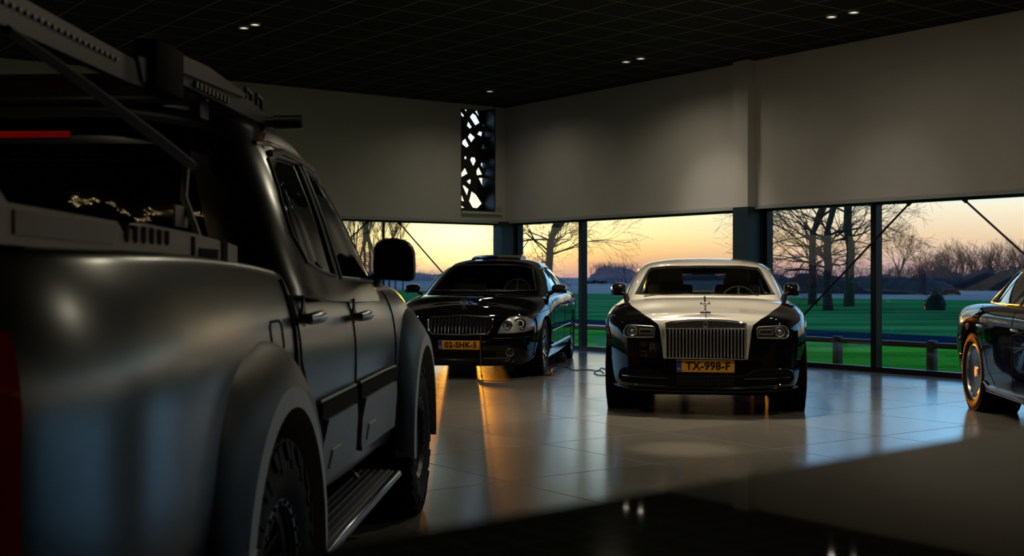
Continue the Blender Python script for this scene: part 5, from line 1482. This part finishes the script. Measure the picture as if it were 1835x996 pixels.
# far tree line on the right
protos = []
k = 0
for i in range(46):
    px = 1584 + i * 7.6 + (i * 37 % 7); Y = 120 + (i * 53 % 40)
    if len(protos) < 4:
        o = tree('distant_tree', gp_(px, Y), 6.0, .07, 70 + i, 'small bare tree in the distant tree line', 'distant bare trees beyond the right window', .16, 5, .5, .7, 9, 0, TWIGF, TWIGF, crown_thin=False); protos.append(o)
    else: o = copy_tree(protos[i % 4])
    o.location = gp_(px, Y); o.rotation_euler.z = i * 2.1; s_ = (1.15 + .11 * (i * 5 % 5)) * (1.0 if i > 7 else .66); o.scale = (s_, s_, s_ * (1.0 if i > 12 else .85))
def hedge(name, p0, p1, h, w_, mat, label, seed, cat='hedge', n=60):
    """long lumpy bank of brush with real depth"""
    rnd = random.Random(seed); a = Vector(p0); b = Vector(p1); d = (b - a).normalized(); nrm = Vector((d.y, -d.x, 0)); mb = MB(); rows = []
    L_ = (b - a).length
    for k in range(n + 1):
        t_ = k / n; c_ = a + (b - a) * t_; hh = h * (.80 + .14 * math.sin(t_ * 23 + seed) * math.sin(t_ * 7.3) + rnd.uniform(-.10, .10)) * min(1, .25 + 8 * min(t_, 1 - t_))
        rows.append([tuple(c_ + nrm * (w_ * .5 * math.cos(q)) + Vector((rnd.uniform(-1, 1), rnd.uniform(-1, 1), rnd.uniform(-1, 1))) * h * .06 + Vector((0, 0, -.15 + hh * max(0, math.sin(q)) ** .6))) for q in [PI * j / 10 for j in range(11)]])
    mb.grid(rows)
    # brush sticking out of the top
    for k in range(n * 7):
        t_ = rnd.random(); c_ = a + (b - a) * t_; x = rnd.uniform(-.4, .4) * w_
        z0 = h * .55; p = c_ + nrm * x + Vector((0, 0, z0))
        l_ = h * rnd.uniform(.35, .75)
        dd = Vector((rnd.gauss(0, .25), rnd.gauss(0, .25), 1)).normalized()
        mb.tube([p, p + dd * l_ * .6, p + (dd + Vector((rnd.gauss(0, .2), 0, 0))) * l_], [h * .008, h * .005, h * .002], 3, cap=False)
        for q in range(3):
            pp = p + dd * l_ * rnd.uniform(.3, .8); d2 = (dd + Vector((rnd.gauss(0, .5), rnd.gauss(0, .5), 0))).normalized()
            mb.tube([pp, pp + d2 * l_ * .35], [h * .004, h * .0015], 3, cap=False)
    o = mb.build(name, mat, None, None); tag(o, label, cat, None, 'stuff'); return o
HG = pbr('brown_brush', (.045, .04, .045), .95, var=.4, scale=.8)
HF = pbr('hazy_woods', (.34, .24, .27), .95, var=.2, scale=.1)  # distance haze painted into the colour of both far woods
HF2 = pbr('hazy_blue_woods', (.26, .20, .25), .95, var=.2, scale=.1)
hedge('hedge', gp_(1380, 104, 0), gp_(1705, 92, 0), 1.75, 3, HG, 'dark low hedge behind the bare trees in the right window', 3)
hedge('hedge', gp_(1640, 124, 0), gp_(1990, 116, 0), 2.5, 4, HG, 'dark brush under the distant tree line at the far right', 5)
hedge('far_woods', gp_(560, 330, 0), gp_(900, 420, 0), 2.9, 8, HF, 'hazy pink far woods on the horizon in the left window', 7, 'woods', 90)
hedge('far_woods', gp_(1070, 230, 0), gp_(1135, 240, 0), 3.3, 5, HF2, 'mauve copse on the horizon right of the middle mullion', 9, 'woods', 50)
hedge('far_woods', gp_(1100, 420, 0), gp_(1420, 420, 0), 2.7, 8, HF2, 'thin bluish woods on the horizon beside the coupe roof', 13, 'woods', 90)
# small dark shrub
def shrub(px, Y, h, label, seed, mat):
    rnd = random.Random(seed); mb = MB(); rows = []
    for k in range(9):
        t_ = k / 8; r_ = h * .42 * math.cos(t_ * PI / 2) ** .8 + .01
        rows.append([(r_ * math.cos(a) * rnd.uniform(.8, 1.2), r_ * math.sin(a) * rnd.uniform(.8, 1.2), h * t_) for a in [2 * PI * q / 14 for q in range(14)]])
    mb.grid(rows, closed=True)
    for k in range(60):
        a = rnd.uniform(0, 2 * PI); z = rnd.uniform(.1, .9) * h; r_ = h * .36 * math.cos(z / h * PI / 2); p = Vector((r_ * math.cos(a), r_ * math.sin(a), z))
        mb.tube([p, p + Vector((math.cos(a) * .12, math.sin(a) * .12, .16)) * h], [.02 * h, .005 * h], 3, cap=False)
    o = mb.build('shrub', mat, None, None); o.location = gp_(px, Y); tag(o, label, 'shrub')
shrub(1676, 50, .95, 'small dark cone-shaped shrub on the meadow in the right window', 2, pbr('dark_evergreen', (.012, .02, .012), .9))
# low guard rail outside the right glazing
GB = B0 + GO + .9
def grail(a0, a1, label):
    root = tag(empty('guard_rail'), label, 'rail', 'low dark guard rails outside the right windows'); 
    q = MB().box((a0, GB - .045, .30), (a1, GB + .045, .375), None, .01).build('rail_beam', M['dark_rail'], root); q.matrix_world = RM
    n = max(1, int((a1 - a0) / 2.6))
    return root
def gpost(root, a):
    q = MB().box((a - .055, GB - .055, -.2), (a + .055, GB + .055, .40), None, .008).build('rail_post', M['dark_rail'], root); q.matrix_world = RM
r_ = grail(A0 + .2, AE + 6, 'low dark guard rail running along the lawn outside the right windows')
del r_['group']
p1, p2 = a_at(1501, GB), a_at(1670, GB)
dp = p2 - p1
for k in range(-6, 9): 
    if A0 + .2 < p1 + dp * k < AE + 6: gpost(r_, p1 + dp * k)

# =================================================================== recessed ceiling lamps
EM = pbr('lamp_glow', (.8, .75, .65), .4, emit=((1, .86, .66), 1.6))
lampspots = [(437, 48), (457, 42), (1122, 109), (1148, 103), (1490, 28), (1530, 20), (878, 162)]
def downlight(i, p, label):
    t_ = tag(empty('downlight', p), label, 'ceiling lamp', 'recessed ceiling lamps in the black ceiling')
    MB().lathe([(.052, -.004), (.054, -.020), (.064, -.022), (.070, -.016), (.072, 0)], 28).build('trim_ring', M['trimwhite'], t_)
    MB().lathe([(0, -.012), (.03, -.011), (.050, -.006), (.051, -.002)], 24).build('bulb', EM, t_)
names = ['left one of the lamp pair above the pickup rack', 'right one of the lamp pair above the pickup rack', 'left one of the lamp pair above the coupe',
         'right one of the lamp pair above the coupe', 'left one of the lamp pair near the top right', 'right one of the lamp pair near the top right', 'single recessed lamp nearest the room corner']
LAMPS = []
for i, (px, py) in enumerate(lampspots):
    p = on_ceiling(px, py); p.z -= .001
    downlight(i, p, 'recessed round ceiling lamp, ' + names[i])
    LAMPS.append(p)
# garland of tiny bulbs hanging under the ceiling behind the viewer
GL = pbr('tiny_warm_bulb', (.8, .7, .5), .4, emit=((1, .74, .36), 22))
sl = tag(empty('string_lights', (-3.0, -.8, 4.41)), 'string of tiny warm bulbs hanging from the ceiling, seen mirrored in the pickup rear window', 'string lights')
rnd_ = random.Random(4); pts = []
for k in range(61):
    u_ = k / 60; pts.append((-1.35 + 2.7 * u_, -.35 + .55 * math.sin(u_ * 9) - .6 * u_, -.05 - .16 * abs(math.sin(u_ * PI * 3))))
MB().tube(pts, .002, 5).build('light_cord', M['blackplastic'], sl)
for k, p_ in enumerate(pts):
    q_ = Vector(p_) + Vector((rnd_.uniform(-.10, .10), rnd_.uniform(-.35, .35), rnd_.uniform(-.03, .01)))
    MB().tube([p_, q_], .001, 4).lathe([(0, -.009), (.007, -.004), (.007, .004), (0, .007)], 8, T(*q_)).build('bulb', GL, sl)
# small sensor box on the ledge in the corner
b_ = P(905, 392, 22.9)
q = MB().box((A0 + .005, B0 - .20, zs0 - .005), (A0 + .055, B0 - .14, zs0 + .10), None, .006).build('sensor_box', M['trimwhite']); q.matrix_world = RM
tag(q, 'small pale sensor box on the ledge in the room corner', 'sensor')
# =================================================================== cables
def cable(pts, label, mat, r=.006, name='cable'):
    P_ = [Vector(p) for p in pts]; t = [0]
    for a, b in zip(P_, P_[1:]): t.append(t[-1] + (b - a).length)
    ts = [t[-1] * k / (len(P_) * 8) for k in range(len(P_) * 8 + 1)]
    return tag(MB().tube(spline(P_, t, ts), r, 8).build(name, mat), label, 'cable')
CB = pbr('black_cable', (.012, .012, .012), .5); CO = pbr('brown_cable', (.10, .035, .015), .5)
z_ = .007
f_ = lambda x, y: on_floor(x, y, z_)
cable([f_(988, 666), f_(1000, 659), f_(1012, 658), f_(1032, 663), f_(1055, 662), f_(1068, 664), f_(1078, 659), f_(1092, 664), f_(1110, 668)], 'dark cable lying across the floor between the limousine and the coupe', CB)
cable([f_(1094, 672), f_(1078, 672), f_(1066, 669), f_(1074, 663), f_(1082, 668)], 'small loop of black cable beside the coupe front tyre', CB)
lp = limo.matrix_basis @ Vector((.93, .275, .60)); lp2 = limo.matrix_basis @ Vector((.96, .275, .40)); 
cable([lp, lp2, (lp2.x + .01, lp2.y - .06, .15), tuple(f_(864, 672)), f_(872, 682), f_(890, 683), f_(920, 681), f_(950, 676), f_(972, 674)], 'thin brown charging cable hanging from the limousine grille to the floor', CO, .005)
ad = on_floor(981, 673, 0)
q = MB().box((-.05, -.03, .0), (.05, .03, .035), None, .008).tube([(.05, 0, .018), (.09, 0, .012)], .006).build('power_adapter', CO); q.location = ad
tag(q, 'small power adapter on the floor against the limousine front wheel', 'adapter')
q = MB().box((-.09, -.05, .0), (.09, .05, .11), None, .012).box((.085, -.04, .02), (.095, .04, .09), None, .003).build('charger_box', M['blackplastic']); q.location = on_floor(1003, 649, 0)
MB().tube([(-.06, 0, .11), (-.06, 0, .14), (.06, 0, .14), (.06, 0, .11)], .006, 8).build('carry_handle', M['silver'], q)
tag(q, 'small black battery charger box on the floor under the limousine side', 'charger')
# =================================================================== light given by the ceiling lamps, plus added fill
def spot(at, target, power, size, blend=.5, col=(1, .84, .64), r=.05):
    l = bpy.data.lights.new('lamp_beam', 'SPOT'); o = bpy.data.objects.new('lamp_beam', l); COL.objects.link(o)
    l.energy = power; l.spot_size = math.radians(size); l.spot_blend = blend; l.color = col; l.shadow_soft_size = r
    o.location = at; o.rotation_euler = (Vector(at) - Vector(target)).to_track_quat('Z', 'Y').to_euler()
    return o
spot((1.75, 11.9, 4.38), (1.74, 11.6, 0), 560, 80, .8)          # above the coupe nose
spot((2.2, 14.4, 4.38), (2.2, 14.4, 0), 130, 90, .7)
spot((-.35, 15.4, 4.38), (-.5, 15.3, 0), 110, 90, .7)         # above the limousine bonnet
spot((5.2, 10.2, 4.38), (5.0, 10.4, 0), 90, 90, .7)
spot((-2.0, 3.4, 4.38), (-1.7, 3.6, 0), 22, 80, .8)
wl = RM @ Vector((a_at(1282, B0) , B0 - 2.6, 4.38)); wt = RM @ Vector((a_at(1292, B0), B0, 1.95))
spot(wl, wt, 120, 44, 1.0, (1, .88, .74), .1)                  # washes the wall left of the pier
wl = RM @ Vector((a_at(1600, B0) , B0 - 2.6, 4.38)); wt = RM @ Vector((a_at(1600, B0), B0, 1.8))
spot(wl, wt, 36, 50, 1.0, (1, .88, .74), .1)

# unseen warm fill lights added to brighten the walls, overhead out of frame
for x, y in ((-3.2, 9.5), (2.5, 8.5), (6.5, 7.0), (1.0, 12.3)):
    l = bpy.data.lights.new('fill_light', 'AREA'); o = bpy.data.objects.new('fill_light', l); COL.objects.link(o)
    l.shape = 'DISK'; l.size = .30; l.energy = 38; l.color = (1, .89, .66); o.location = (x, y, 4.38)

for p, e_ in zip(LAMPS, (40, 40, 34, 34, 5, 5, 34)):
    spot((p.x, p.y, CEIL - .03), (p.x, p.y, 0), e_, 160, 1.0, (1, .89, .68), .04)
spot((1.28, 9.1, 4.38), (1.28, 9.1, 0), 480, 13, 1.0, (1, .86, .62), .04)      # narrow beam on the floor before the coupe
